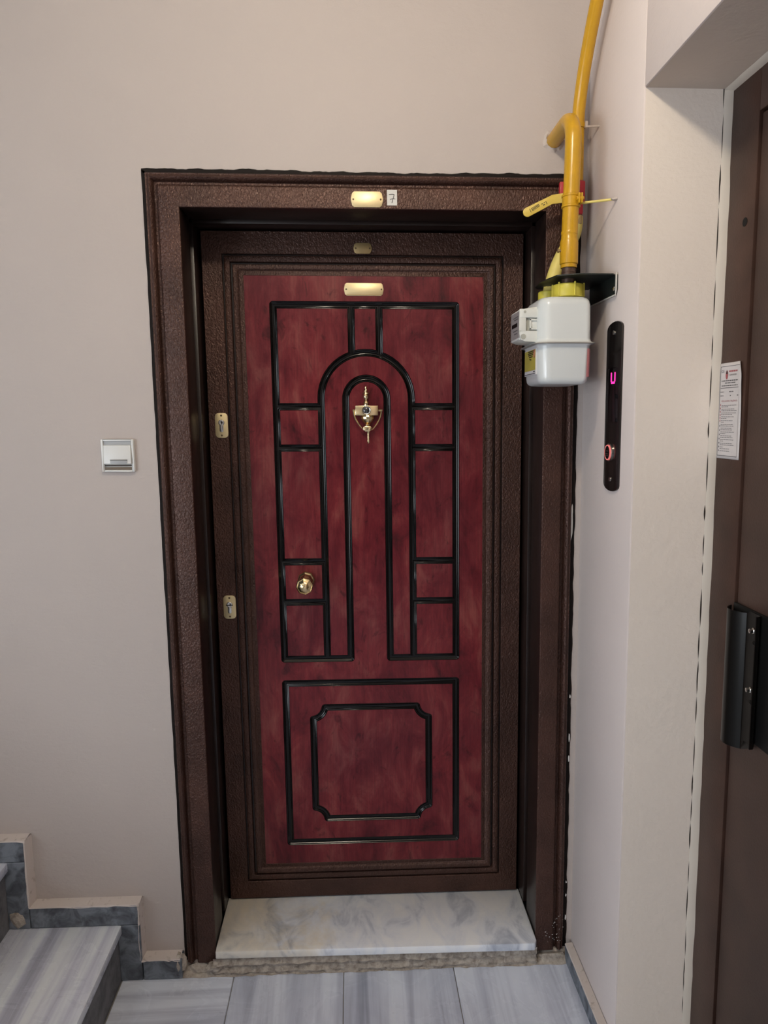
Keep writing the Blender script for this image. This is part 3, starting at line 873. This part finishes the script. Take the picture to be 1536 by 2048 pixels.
# pull handle
hd = MB().box(XE - 0.002, XE + 0.009, -0.64, -0.4305, 0.898, 1.160).build('handle_plate', M['hblack'], d2, bevel=0.001, label='black pull handle plate on the lift door')
prof = []
for i in range(15):
    u = i / 14
    prof.append((XE - 0.003 - 0.021 * math.sin(PI * u) ** 0.8 - 0.003 * u, -0.4215 - 0.066 * u))
prof += [(XE - 0.0058, -0.4905), (XE - 0.005, -0.498), (XE - 0.005, -0.530), (XE - 0.009, -0.5345), (XE - 0.016, -0.5355)]
b = MB()
inn = []
for i, p in enumerate(prof):
    a = Vector(prof[max(0, i - 1)]); c = Vector(prof[min(len(prof) - 1, i + 1)]); d = (c - a).normalized(); nn = Vector((-d.y, d.x))
    inn.append((p[0] + nn.x * 0.0022, p[1] + nn.y * 0.0022))
loop = prof + inn[::-1]
b.grid([[(p[0], p[1], 0.868 + (0.022 if p[1] < -0.495 else 0)) for p in loop], [(p[0], p[1], 1.152 + (0.006 if p[1] < -0.495 else 0)) for p in loop]], True, 0, True, True)
b.build('pull_grip', M['handle'], hd, smooth=40)
for zc in (1.124, 1.100, 1.004, 0.978):
    b = MB(); b.lathe([(0.0065, 0.0), (0.0065, 0.004), (0.0048, 0.0052), (0.0048, 0.011), (0.0, 0.0115)] if zc in (1.124, 1.004) else [(0.0042, 0.0), (0.0040, 0.002), (0.0, 0.003)], (XE - 0.005, -0.5155, zc), (-1, 0, 0), 6 if zc in (1.124, 1.004) else 12)
    b.build('bolt', M['steel'] if zc in (1.124, 1.004) else M['handle'], hd, bevel=0.0003)

# ================================================================== NOTICE SHEET on the lift door
NY0, NY1, NZ0_, NZ1_ = -0.3285, -0.4195, 1.4515, 1.6495
nt = thing('notice_sheet', (XE, -0.375, NZ0_), 'printed instruction notice taped to the lift door', 'notice')


def npt(u, v, e=0.0):
    """u 0..1 left to right, v 0..1 bottom to top"""
    y = NY0 + (NY1 - NY0) * u
    z = NZ0_ + (NZ1_ - NZ0_) * v
    lift = 0.0008 + 0.006 * max(0, u - 0.55) ** 1.5 * (0.3 + math.exp(-((v - 0.85) / 0.25) ** 2) * 1.6)
    if u > 0.9 and v > 0.86: y += (v - 0.86) / 0.14 * 0.009 * (u - 0.9) / 0.1
    return (XE - lift - e, y, z)


b = MB(); NU, NV = 12, 24
b.grid([[npt(i / NU, j / NV) for i in range(NU + 1)] for j in range(NV + 1)], closed=False)
sh = b.build('paper', M['paper'], nt, smooth=60)
sm = sh.modifiers.new('thick', 'SOLIDIFY'); sm.thickness = 0.0004; sm.offset = 0


def nbar(b, u0, u1, v0, v1, e=0.0005):
    n = max(1, int((u1 - u0) / 0.12))
    b.grid([[npt(u0 + (u1 - u0) * i / n, v0, e) for i in range(n + 1)], [npt(u0 + (u1 - u0) * i / n, v1, e) for i in range(n + 1)]], closed=False)


def ntext(b, body, uc, vc, h, wfit, bold=0.0):
    vs, fs = text_tris(body, 1.0, bold=bold)
    xa = min(v[0] for v in vs); xb = max(v[0] for v in vs); ya = min(v[1] for v in vs); yb = max(v[1] for v in vs)
    n0 = len(b.v)
    b.v += [npt(uc + (v[0] - (xa + xb) / 2) / (xb - xa) * wfit, vc + (v[1] - (ya + yb) / 2) / (yb - ya) * h, 0.0006) for v in vs]
    b.f += [tuple(i + n0 for i in f) for f in fs]; b.m += [0] * len(fs)


def nwords(b, u0, u1, v, h, seed):
    rnd = random.Random(seed); u = u0
    while u < u1 - 0.02:
        w_ = min(rnd.uniform(0.04, 0.11), u1 - u); nbar(b, u, u + w_, v - h / 2, v + h / 2); u += w_ + 0.014


b = MB()
for r in ((0.05, 0.062, 0.03, 0.965), (0.905, 0.915, 0.03, 0.965), (0.05, 0.915, 0.026, 0.032), (0.05, 0.915, 0.962, 0.967)): nbar(b, *r)
nbar(b, 0.08, 0.88, 0.738, 0.744)
b.build('border_line', M['ink_grey'], nt, weld=False, smooth=0)
b = MB()
ntext(b, 'CE', 0.15, 0.915, 0.026, 0.13)
ntext(b, 'ASANSÖR', 0.60, 0.875, 0.020, 0.33, 0.012)
nwords(b, 0.11, 0.86, 0.815, 0.011, 1); nwords(b, 0.26, 0.74, 0.792, 0.010, 2); nwords(b, 0.12, 0.84, 0.764, 0.010, 3)
nwords(b, 0.08, 0.24, 0.700, 0.008, 4); nwords(b, 0.46, 0.66, 0.700, 0.008, 5); nwords(b, 0.08, 0.22, 0.660, 0.008, 6)
nbar(b, 0.50, 0.54, 0.655, 0.665); nbar(b, 0.82, 0.88, 0.655, 0.665)
b.build('black_print', M['ink_grey'], nt, weld=False, smooth=0, kind='stuff')
b = MB()
b.f.append(tuple(range(0, 10))); b.m.append(0)
b.v += [npt(0.33 + 0.055 * math.cos(a), 0.875 + 0.048 * math.sin(a) * (1.0), 0.0006) for a in [2 * PI * i / 10 for i in range(10)]]
ntext(b, 'KULLANMA TALİMATI', 0.49, 0.607, 0.022, 0.68)
nwords(b, 0.42, 0.80, 0.910, 0.016, 12)
for i, v in enumerate((0.565, 0.53, 0.495, 0.46, 0.43, 0.40)): nbar(b, 0.10, 0.13, v - 0.012, v + 0.008)
b.build('red_print', M['ink_red'], nt, weld=False, smooth=0, kind='stuff')
b = MB(); vq = 0.560; i = 0
lens_ = [.80, .45, .72, .82, .80, .66, .72, .42, .70, .30, .72, .72, .66, .70, .76, .38, .68, .70, .74, .30, .70, .76, .30, .60, .62]
while vq > 0.055 and i < len(lens_):
    nwords(b, 0.16, lens_[i], vq, 0.0055, 40 + i)
    vq -= 0.0165 if i % 2 == 0 else 0.0235; i += 1
for v in (0.345, 0.30, 0.255, 0.21, 0.165, 0.125, 0.085): nbar(b, 0.10, 0.13, v - 0.010, v + 0.006)
b.build('small_print', M['ink_grey'], nt, weld=False, smooth=0, kind='stuff')
b = MB(); b.v += [npt(0.33 + 0.04 * s * k, 0.93 - 0.045 * (1 - q), 0.0008) for s, k, q in ((0, 0, 1), (1, 1, 0), (-1, 1, 0))]; b.f.append((0, 1, 2)); b.m.append(0)
b.build('flame_tip', M['ink'], nt, weld=False, smooth=0)

# ================================================================== LIFT CALL PANEL on the right wall
cp = thing('lift_call_panel', (XW, -0.21, 1.37), 'tall dark glossy lift call panel with a lit magenta display', 'call panel')
cy0, cy1, cz0, cz1 = -0.2555, -0.1630, 1.3680, 1.7520


def cap_shape(y0, y1, z0, z1, sag, n=8):
    yc = (y0 + y1) / 2; hw = (y1 - y0) / 2
    return [(yc - hw * math.cos(PI * i / n), z0 + sag - sag * math.sin(PI * i / n)) for i in range(n + 1)] + [(yc + hw * math.cos(PI * i / n), z1 - sag + sag * math.sin(PI * i / n)) for i in range(n + 1)]


MB().prism(cap_shape(cy0, cy1, cz0, cz1, 0.016), 'x', XW - 0.0045, XW + 0.0005).build('face_plate', M['panel'], cp, bevel=0.0012)
dp = MB().prism(rrect(-0.2435, -0.1790, 1.526, 1.650, 0.004), 'x', XW - 0.0051, XW - 0.0035).build('display', M['display'], cp, bevel=0.0004)
b = MB()
for y0_, y1_, za, zb in ((-0.2030, -0.1975, 1.618, 1.639), (-0.2255, -0.2200, 1.618, 1.639), (-0.2225, -0.2005, 1.6135, 1.6185)):
    b.prism(rrect(y0_, y1_, za, zb, 0.0018, 3), 'x', XW - 0.0057, XW - 0.0048)
b.build('lit_symbol', M['led'], dp, smooth=0, weld=False)
b = MB(); b.lathe([(0.0205, 0.0), (0.0205, 0.003), (0.0190, 0.0042), (0.0175, 0.0042)], (XW - 0.0045, -0.2035, 1.4575), (-1, 0, 0), 36)
bt = b.build('call_button', M['steel'], cp)
b = MB(); b.lathe([(0.0176, 0.002), (0.0176, 0.0072), (0.0160, 0.0076), (0.0152, 0.0070)], (XW - 0.0045, -0.2035, 1.4575), (-1, 0, 0), 36); b.build('lit_ring', M['ring'], bt)
b = MB(); b.lathe([(0.0153, 0.002), (0.0153, 0.0070), (0.0, 0.0074)], (XW - 0.0045, -0.2035, 1.4575), (-1, 0, 0), 36); b.build('button_cap', M['hblack'], bt)
b = MB()
for zc, hw in ((1.4610, 0.006), (1.4545, 0.0075), (1.4505, 0.0065)): b.box(XW - 0.0123, XW - 0.0119, -0.2035 - hw, -0.2035 + hw, zc - 0.0007, zc + 0.0007)
b.build('button_marks', M['steel'], bt, smooth=0)
for zc in (1.7275, 1.3955):
    b = MB(); b.lathe([(0.0052, 0.0), (0.0050, 0.0016), (0.0030, 0.0022), (0.0, 0.0016)], (XW - 0.0045, -0.2070, zc), (-1, 0, 0), 16); b.build('screw', M['steel'], cp)

# ================================================================== GAS PIPEWORK AND METER
PXc, PYc = 0.4695, -0.146
# outlet pipe: out of the wall, over and down to the meter
gp = thing('gas_outlet_pipe', (PXc, 0.0, 2.21), 'yellow gas pipe bending out of the wall and down to the meter', 'gas pipe')
R_ = 0.055
path = [(PXc, 0.04, 2.2150), (PXc, -0.02, 2.2150), (PXc, PYc + R_, 2.2150)]
for i in range(1, 13):
    a = PI / 2 * i / 12
    path.append((PXc, PYc + R_ - R_ * math.sin(a), 2.2150 - R_ + R_ * math.cos(a)))
path += [(PXc - 0.001, PYc, 2.10), (PXc - 0.003, PYc - 0.001, 2.02), (PXc - 0.005, PYc - 0.002, 1.955)]
b = MB(); b.tube(path, 0.0182, 28); b.build('bent_pipe', M['gas'], gp, smooth=50)
b = MB()
b.lathe([(0.0182, 1.960), (0.0186, 1.9585), (0.0186, 1.9535), (0.0180, 1.9525), (0.0182, 1.944), (0.0196, 1.940), (0.0206, 1.936), (0.0206, 1.8885), (0.0198, 1.8875), (0.0185, 1.887), (0.0185, 1.8795), (0.0165, 1.879)], (PXc - 0.0055, PYc - 0.002, 0), (0, 0, 1), 28)
b.build('socket', M['gas'], gp, smooth=30)
b = MB(); b.lathe([(0.0150, 1.881), (0.0150, 1.872), (0.0156, 1.8715), (0.0156, 1.869), (0.0150, 1.868), (0.0150, 1.845)], (PXc - 0.006, PYc - 0.002, 0), (0, 0, 1), 24)
b.build('nipple', M['pipe_brown'], gp, smooth=30)
b = MB(); b.tube([(PXc - 0.024, PYc - 0.004, 1.917), (PXc - 0.033, PYc - 0.005, 1.917)], 0.0032, 10); b.lathe([(0.0048, 0.0), (0.0048, 0.003)], (PXc - 0.030, PYc - 0.005, 1.917), (-1, 0, 0), 6)
b.build('test_screw', M['brass_old'], gp)
# clamp with rod into the side wall
b = MB(); zc = 2.026
b.lathe([(0.0190, -0.0145), (0.0212, -0.0135), (0.0212, -0.0095), (0.0198, -0.0085), (0.0198, 0.0085), (0.0212, 0.0095), (0.0212, 0.0135), (0.0190, 0.0145)], (PXc - 0.003, PYc - 0.001, zc), (0, 0, 1), 32)
cl = b.build('clamp', M['gas'], gp, smooth=30)
b = MB(); b.box(PXc + 0.006, PXc + 0.010, PYc - 0.030, PYc - 0.016, zc - 0.010, zc + 0.012); b.box(PXc + 0.012, PXc + 0.0155, PYc - 0.030, PYc - 0.014, zc - 0.010, zc + 0.012)
b.lathe([(0.0050, 0), (0.0050, 0.016)], (PXc + 0.003, PYc - 0.024, zc + 0.001), (1, 0, 0), 6)
b.build('clamp_ears', M['gas'], cl, bevel=0.0006)
b = MB(); b.tube([(PXc + 0.016, PYc - 0.004, zc - 0.004), (XW + 0.002, -0.190, 2.0205)], 0.0028, 10); b.build('anchor_rod', M['gas_light'], cl)
lump('wall_plug', M['plug'], cl, (XW - 0.002, -0.189, 2.0208), (0.010, 0.008, 0.004), 21)
# plaster lip around the hole
b = MB(); ra = []; rb = []; rc = []
for i in range(26):
    a = 2 * PI * i / 26; k = random.uniform(0.9, 1.12)
    ra.append((PXc + 0.0185 * math.cos(a), 0.009 + random.uniform(-0.002, 0.003), 2.215 + 0.0185 * math.sin(a)))
    rb.append((PXc + 0.0215 * k * math.cos(a), 0.010 + random.uniform(-0.002, 0.002), 2.215 + 0.0215 * k * math.sin(a)))
    rc.append((PXc + 0.0270 * k * math.cos(a), YW + 0.001, 2.215 + 0.0270 * k * math.sin(a)))
b.grid([ra, rb, rc], closed=True); b.build('plaster_collar', M['plug'], gp, smooth=25)

# riser: comes down the corner, with the lever valve
RX, RY = 0.5155, -0.032
rs = thing('gas_riser_pipe', (RX, RY, 2.1), 'ochre gas riser pipe in the corner with a yellow lever valve', 'gas pipe')
rp = [(RX, -0.40, 2.735), (RX, -0.210, 2.515)]
P0 = Vector((RX, -0.210, 2.515)); P1 = Vector((RX, RY - 0.004, 2.335)); P2 = Vector((RX, RY, 2.24))
for i in range(1, 13):
    u = i / 12; q = P0 * (1 - u) ** 2 + P1 * 2 * u * (1 - u) + P2 * u * u; rp.append(tuple(q))
rp += [(RX, RY, 2.20), (RX, RY, 2.10)]
b = MB(); b.tube(rp, 0.0148, 24); b.build('pipe_run', M['gas'], rs, smooth=50)
b = MB(); b.lathe([(0.0190, 2.105), (0.0215, 2.102), (0.0215, 2.056), (0.0170, 2.052), (0.0170, 2.031), (0.0150, 2.0275)], (RX, RY, 0), (0, 0, 1), 6, rot=0.3)
va = b.build('valve_body', M['red'], rs, bevel=0.001)
b = MB(); b.box(RX - 0.047, RX - 0.010, RY - 0.020, RY - 0.006, 2.055, 2.100); b.build('valve_cap', M['red'], rs, bevel=0.003)
# lever: cranked flat bar with rounded end and print
b = MB(); yl = -0.062
p = [(RX - 0.005, 2.0655), (0.4430, 2.0545), (0.3870, 2.0250)]
hw = 0.0112
lp_top = [(RX - 0.005, 2.0755), (0.4470, 2.0655), (0.3845, 2.0348)]
lp_bot = [(RX - 0.005, 2.0520), (0.4475, 2.0445), (0.3925, 2.0158)]
poly = lp_bot + arc((0.3878, 2.0251), 0.0110, -64, -244, 10)[1:-1][::1] + lp_top[::-1]
poly = [lp_bot[0], lp_bot[1]] + arc((0.3876, 2.0252), 0.0108, -60, -240, 12) + [lp_top[1], lp_top[0]]
b.prism(poly, 'y', yl - 0.002, yl + 0.002)
lv = b.build('lever', M['lever'], rs, bevel=0.0008, smooth=30)
dvec = Vector((lp_top[1][0] - lp_top[2][0], lp_top[1][1] - lp_top[2][1])).normalized(); nv = Vector((-dvec.y, dvec.x))
b = MB(); o0 = Vector((0.3935, 2.0282))


def lev(u0, u1, v0, v1, sl=0.0):
    q = [o0 + dvec * (u0 + sl * v0) + nv * v0, o0 + dvec * (u1 + sl * v0) + nv * v0, o0 + dvec * (u1 + sl * v1) + nv * v1, o0 + dvec * (u0 + sl * v1) + nv * v1]
    b.face([(k.x, yl - 0.0024, k.y) for k in q])


lev(-0.0002, 0.0010, -0.0042, 0.0046)
for i in range(7): lev(0.0050 + 0.0031 * i, 0.0067 + 0.0031 * i, -0.0034 + 0.0004 * i, 0.0042 + 0.0003 * i, -0.15)
lev(0.0305, 0.0345, 0.0008, 0.0026); lev(0.0340, 0.0380, -0.0034, -0.0012); lev(0.0375, 0.0395, 0.0012, 0.0032); lev(0.0425, 0.0438, -0.0044, 0.0036)
b.build('lever_print', M['ink'], lv, weld=False, smooth=0, kind='stuff')
# bracket that ties the riser to the wall
b = MB(); b.lathe([(0.0150, -0.006), (0.0172, -0.0055), (0.0172, 0.0055), (0.0150, 0.006)], (RX, RY, 2.232), (0, 0, 1), 24); rc_ = b.build('pipe_clip', M['gas'], rs)
b = MB(); b.tube([(RX + 0.012, RY - 0.010, 2.228), (XW + 0.001, RY - 0.030, 2.222)], 0.0026, 8); b.box(RX + 0.012, RX + 0.018, RY - 0.018, RY - 0.012, 2.224, 2.238); b.build('clip_screw', M['plug'], rc_)

# flexible hose from the valve to the back port of the meter
hs = thing('gas_hose', (0.49, -0.03, 1.85), 'pale yellow hose between the riser valve and the meter', 'hose')
hp = []
A = [Vector((0.515, -0.030, 2.024)), Vector((0.522, -0.025, 1.955)), Vector((0.474, -0.040, 1.965)), Vector((0.447, -0.048, 1.838))]
for i in range(19):
    u = i / 18
    q = A[0] * (1 - u) ** 3 + A[1] * 3 * u * (1 - u) ** 2 + A[2] * 3 * u * u * (1 - u) + A[3] * u ** 3
    hp.append(tuple(q))
b = MB(); b.tube(hp, 0.0165, 20); b.build('hose_tube', M['gas_light'], hs, smooth=50)
b = MB(); b.lathe([(0.0168, 2.0265), (0.0182, 2.0255), (0.0182, 2.006), (0.0168, 2.004)], (0.515, -0.030, 0), (0, 0, 1), 6); b.build('hose_nut', M['brass_old'], hs, bevel=0.0008)

# wall bracket carrying the meter
bk = thing('meter_bracket', (XW, -0.13, 1.83), 'dark steel bracket plate fixed to the side wall above the meter', 'bracket')
b = MB()
outl = [(0.412, -0.045), (0.408, -0.110), (0.425, -0.190), (0.470, -0.212), (0.545, -0.212), (0.5545, -0.200), (0.5545, -0.018), (0.470, -0.015), (0.425, -0.020)]
hol = [arc((0.4635, -0.148), 0.0172, 0, 342, 19), arc((0.4478, -0.0465), 0.0190, 0, 342, 19)]
lps = [outl] + hol
for zq in (1.8535, 1.8560):
    n0 = len(b.v); b.v += [(p[0], p[1], zq) for l in lps for p in l]
    for tq in tessellate_polygon([[Vector((p[0], p[1], 0)) for p in l] for l in lps]): b.f.append(tuple(n0 + i for i in tq)); b.m.append(0)
for l in lps: b.grid([[(p[0], p[1], 1.8535) for p in l], [(p[0], p[1], 1.8560) for p in l]], True)
b.build('bracket_plate', M['bracket'], bk)
b = MB(); b.prism([(-0.2120, 1.8545), (-0.2120, 1.822), (-0.205, 1.812), (-0.04, 1.812), (-0.030, 1.822), (-0.030, 1.8545)], 'x', XW - 0.0035, XW - 0.0002)
fg = b.build('bracket_flange', M['bracket'], bk, bevel=0.0006)
b = MB(); b.prism([(-0.2138, 1.858), (-0.2138, 1.820), (-0.2095, 1.811), (-0.2095, 1.858)], 'x', XW - 0.006, XW - 0.0030)
b.prism([(-0.2095, 1.8115), (-0.030, 1.8115), (-0.030, 1.8085), (-0.2095, 1.8085)], 'x', XW - 0.006, XW - 0.0030)
b.build('bright_edge', M['bracket_edge'], fg, bevel=0.0005)
b = MB(); b.lathe([(0.006, 0.0), (0.0055, 0.002), (0.003, 0.0035), (0, 0.0035)], (XW - 0.0035, -0.196, 1.826), (-1, 0, 0), 12); b.build('screw', M['steel'], bk)

# the meter
gm = thing('gas_meter', (0.445, -0.125, 1.62), 'white diaphragm gas meter hanging from the yellow pipe', 'gas meter')
MX0, MX1, MY0, MY1 = 0.3845, 0.5035, -0.2025, -0.0475


def mshape(e, z):
    x0, x1, y0, y1 = MX0 - e, MX1 + e, MY0 - e, MY1 + e
    out = []
    for c, r, a0 in (((x1, y0), 0.014, -90), ((x1, y1), 0.020, 0), ((x0, y1), 0.022, 90), ((x0, y0), 0.027, 180)):
        sx = 1 if c[0] == x1 else -1; sy = 1 if c[1] == y1 else -1
        cc = (c[0] - sx * r, c[1] - sy * r)
        n = 6
        for i in range(n + 1):
            a = math.radians(a0 + 90 * i / n); out.append((cc[0] + r * math.cos(a), cc[1] + r * math.sin(a), z))
    return out


b = MB()
b.grid([mshape(0.004, 1.7060), mshape(0.0042, 1.7075), mshape(0.0015, 1.7100), mshape(0.0, 1.7160), mshape(-0.0010, 1.790), mshape(-0.0030, 1.8000), mshape(-0.0075, 1.8060), mshape(-0.013, 1.8085), mshape(-0.030, 1.8100)], True, 0, True, True)
b.build('upper_shell', M['meter'], gm, smooth=40)
b = MB()
b.grid([mshape(-0.022, 1.6130), mshape(-0.012, 1.6140), mshape(-0.0070, 1.6170), mshape(-0.0042, 1.6220), mshape(-0.0030, 1.6300), mshape(-0.0010, 1.6880), mshape(-0.0004, 1.7000), mshape(0.003, 1.7045)], True, 0, True, True)
b.build('lower_shell', M['meter'], gm, smooth=40)
b = MB(); b.grid([mshape(0.0035, 1.7030), mshape(0.0085, 1.7035), mshape(0.0092, 1.7048), mshape(0.0085, 1.7064), mshape(0.0035, 1.7070)], True, 0, True, True)
b.build('seam_flange', M['meter_edge'], gm, smooth=30)
# union nuts
nx, ny = PXc - 0.006, PYc - 0.002
b = MB()
b.lathe([(0.0270, 1.8085), (0.0270, 1.8120), (0.0345, 1.8125), (0.0352, 1.8140), (0.0352, 1.8390), (0.0340, 1.8410), (0.0300, 1.8420), (0.0165, 1.8420)], (nx, ny, 0), (0, 0, 1), 36)
for k in range(6):
    a = k * PI / 3 - PI / 2 + 0.15
    b.tube([(nx + 0.0352 * math.cos(a), ny + 0.0352 * math.sin(a), 1.8135), (nx + 0.0352 * math.cos(a), ny + 0.0352 * math.sin(a), 1.8440)], 0.0022, 8)
b.build('union_nut', M['gas_cap'], gm, smooth=35, label='lemon yellow front union nut')
b = MB(); b.lathe([(0.0250, 1.8085), (0.0258, 1.8100), (0.0252, 1.8385), (0.0235, 1.8405), (0.0165, 1.8410)], (0.442, -0.062, 0), (0, 0, 1), 30)
b.build('union_nut', M['gas_cap'], gm, smooth=35, label='lemon yellow rear union nut')
# index housing facing left
IX0, IX1, IY0, IY1, IZ0, IZ1 = 0.3445, 0.386, -0.1765, -0.0895, 1.7120, 1.7830
ib = thing_ib = MB()
ib.prism([(IX0, IZ0 + 0.004), (IX0, IZ1 - 0.0015), (IX0 + 0.002, IZ1), (IX1, IZ1 + 0.0065), (IX1, IZ0 - 0.003), (IX0 + 0.012, IZ0)], 'y', IY0 + 0.007, IY1)
ib = ib.build('index_housing', M['plastic'], gm, bevel=0.0012)
b = MB()     # near end wall with its moulded window
b.box(IX0, IX1 + 0.002, IY0, IY0 + 0.007, IZ1 - 0.019, IZ1 + 0.0005)
b.prism([(IX0, IZ0 + 0.016), (IX0 + 0.003, IZ0 + 0.003), (IX0 + 0.012, IZ0 - 0.001), (IX1 + 0.002, IZ0 - 0.003), (IX1 + 0.002, IZ0 + 0.022), (IX0, IZ0 + 0.022)], 'y', IY0, IY0 + 0.007)
b.box(IX0, IX0 + 0.015, IY0, IY0 + 0.007, IZ0 + 0.022, IZ1 - 0.019)
b.build('end_wall', M['plastic'], ib, bevel=0.0010)
b = MB(); b.box(IX0 + 0.015, IX1 + 0.001, IY0 + 0.006, IY0 + 0.0074, IZ0 + 0.020, IZ1 - 0.017); b.build('end_recess', M['plastic_in'], ib)
b = MB()
xq0, zq0, zq1 = IX0 + 0.0235, IZ0 + 0.0255, IZ1 - 0.0215
for r in ((xq0, xq0 + 0.004, zq0, zq1), (xq0, IX1, zq1 - 0.004, zq1), (xq0, IX1, zq0, zq0 + 0.004)): b.box(r[0], r[1], IY0 + 0.001, IY0 + 0.007, r[2], r[3])
b.box(xq0 + 0.004, IX1, IY0 + 0.004, IY0 + 0.007, zq0 + 0.004, zq1 - 0.004)
b.build('latch', M['plastic'], ib, bevel=0.0008)
b = MB(); b.lathe([(0.0062, 0.0), (0.0062, 0.0006)], (IX0 + 0.0085, IY0 + 0.0001, IZ0 + 0.0095), (0, -1, 0), 18); b.build('screw_recess', M['plastic_in'], ib, smooth=0); b = MB()
b.lathe([(0.0030, 0.0), (0.0030, 0.0006)], (IX0 + 0.012, IY0 + 0.0001, IZ1 - 0.006), (0, -1, 0), 12)
b.build('screw_recess', M['plastic_in'], ib, smooth=0)
MB().box(IX0 - 0.0010, IX0 + 0.0006, IY0 + 0.0035, IY1 - 0.003, IZ0 + 0.008, IZ1 - 0.004).build('index_label', M['label_grey'], ib)
b = MB(); b.box(IX0 - 0.0016, IX0 - 0.0006, IY0 + 0.020, IY1 - 0.014, IZ0 + 0.034, IZ0 + 0.0425); b.build('counter_window', M['hblack'], ib)
b = MB()
for k, (ya, yb, za) in enumerate(((0.012, 0.06, 0.055), (0.012, 0.05, 0.050), (0.018, 0.062, 0.025), (0.02, 0.05, 0.018))): b.box(IX0 - 0.0013, IX0 - 0.0009, IY0 + ya, IY0 + yb, IZ0 + za, IZ0 + za + 0.002)
b.build('label_print', M['ink_grey'], ib, smooth=0, kind='stuff')
# sticker on the lower shell
xs_ = MX0 - 0.0006
ls = MB().box(xs_ - 0.0008, xs_ + 0.003, MY0 + 0.029, MY1 - 0.024, 1.6370, 1.6965).build('warning_label', M['label_white'], gm)
MB().box(xs_ - 0.0014, xs_, MY0 + 0.031, MY1 - 0.026, 1.6475, 1.6945).build('yellow_field', M['label_yellow'], ls)
b = MB()
for k, (ya, yb, za) in enumerate(((0.045, 0.095, 1.6905), (0.045, 0.098, 1.6865), (0.05, 0.094, 1.6825), (0.055, 0.085, 1.6780), (0.066, 0.073, 1.6715), (0.076, 0.082, 1.6730))):
    b.box(xs_ - 0.0020, xs_ - 0.0012, MY0 + ya, MY0 + yb, za, za + 0.0022)
b.box(xs_ - 0.0020, xs_ - 0.0006, MY0 + 0.034, MY1 - 0.026, 1.6390, 1.6402); b.box(xs_ - 0.0020, xs_ - 0.0006, MY0 + 0.036, MY0 + 0.046, 1.6430, 1.6450)
b.build('label_print', M['ink'], ls, smooth=0, kind='stuff')
b = MB(); cyc, czc = MY0 + 0.038, 1.6845
b.tube([(xs_ - 0.0018, cyc + 0.005 * math.cos(2 * PI * i / 20), czc + 0.0085 * math.sin(2 * PI * i / 20)) for i in range(21)], 0.0008, 6); b.build('red_mark', M['ink_red'], ls)
b = MB()  # narrow pink strip around a corner of the lower shell
sh_ = [p for p in mshape(-0.0005, 0)][1:6]
b.grid([[(p[0] + 0.0002, p[1] - 0.0002, 1.630) for p in sh_], [(p[0] + 0.0012, p[1] - 0.0010, 1.693) for p in sh_]], closed=False)
b.build('pink_sticker', M['pink'], gm)

# ================================================================== CEILING LAMPS (door lamp above, added fill lamp behind the frame)
def ceiling_lamp(pos, mat, label):
    lm = thing('ceiling_lamp', (pos[0], pos[1], ZC), label, 'lamp')
    MB().lathe([(0.045, ZC), (0.045, ZC - 0.012), (0.022, ZC - 0.018), (0.020, pos[2] + 0.050), (0.0, pos[2] + 0.050)], (pos[0], pos[1], 0), (0, 0, 1), 24).build('lamp_socket', M['white'], lm)
    MB().lathe([(0.0, 0.055)] + [(0.055 * math.sin(PI * i / 14), 0.055 * math.cos(PI * i / 14)) for i in range(1, 14)] + [(0.0, -0.055)], pos, (0, 0, 1), 24).build('lamp_globe', mat, lm)


ceiling_lamp(LAMP_POS, newmat('warm_lamp_glass', (1, 1, 1), 0.4, emit=LAMP_COL, estr=LAMP_W * 8), 'warm round ceiling lamp nearest the red door')
ceiling_lamp(FILL_LAMP_POS, newmat('cool_lamp_glass', (1, 1, 1), 0.4, emit=FILL_LAMP_COL, estr=FILL_LAMP_W * 8), 'cool white round ceiling lamp at the rear of the landing')
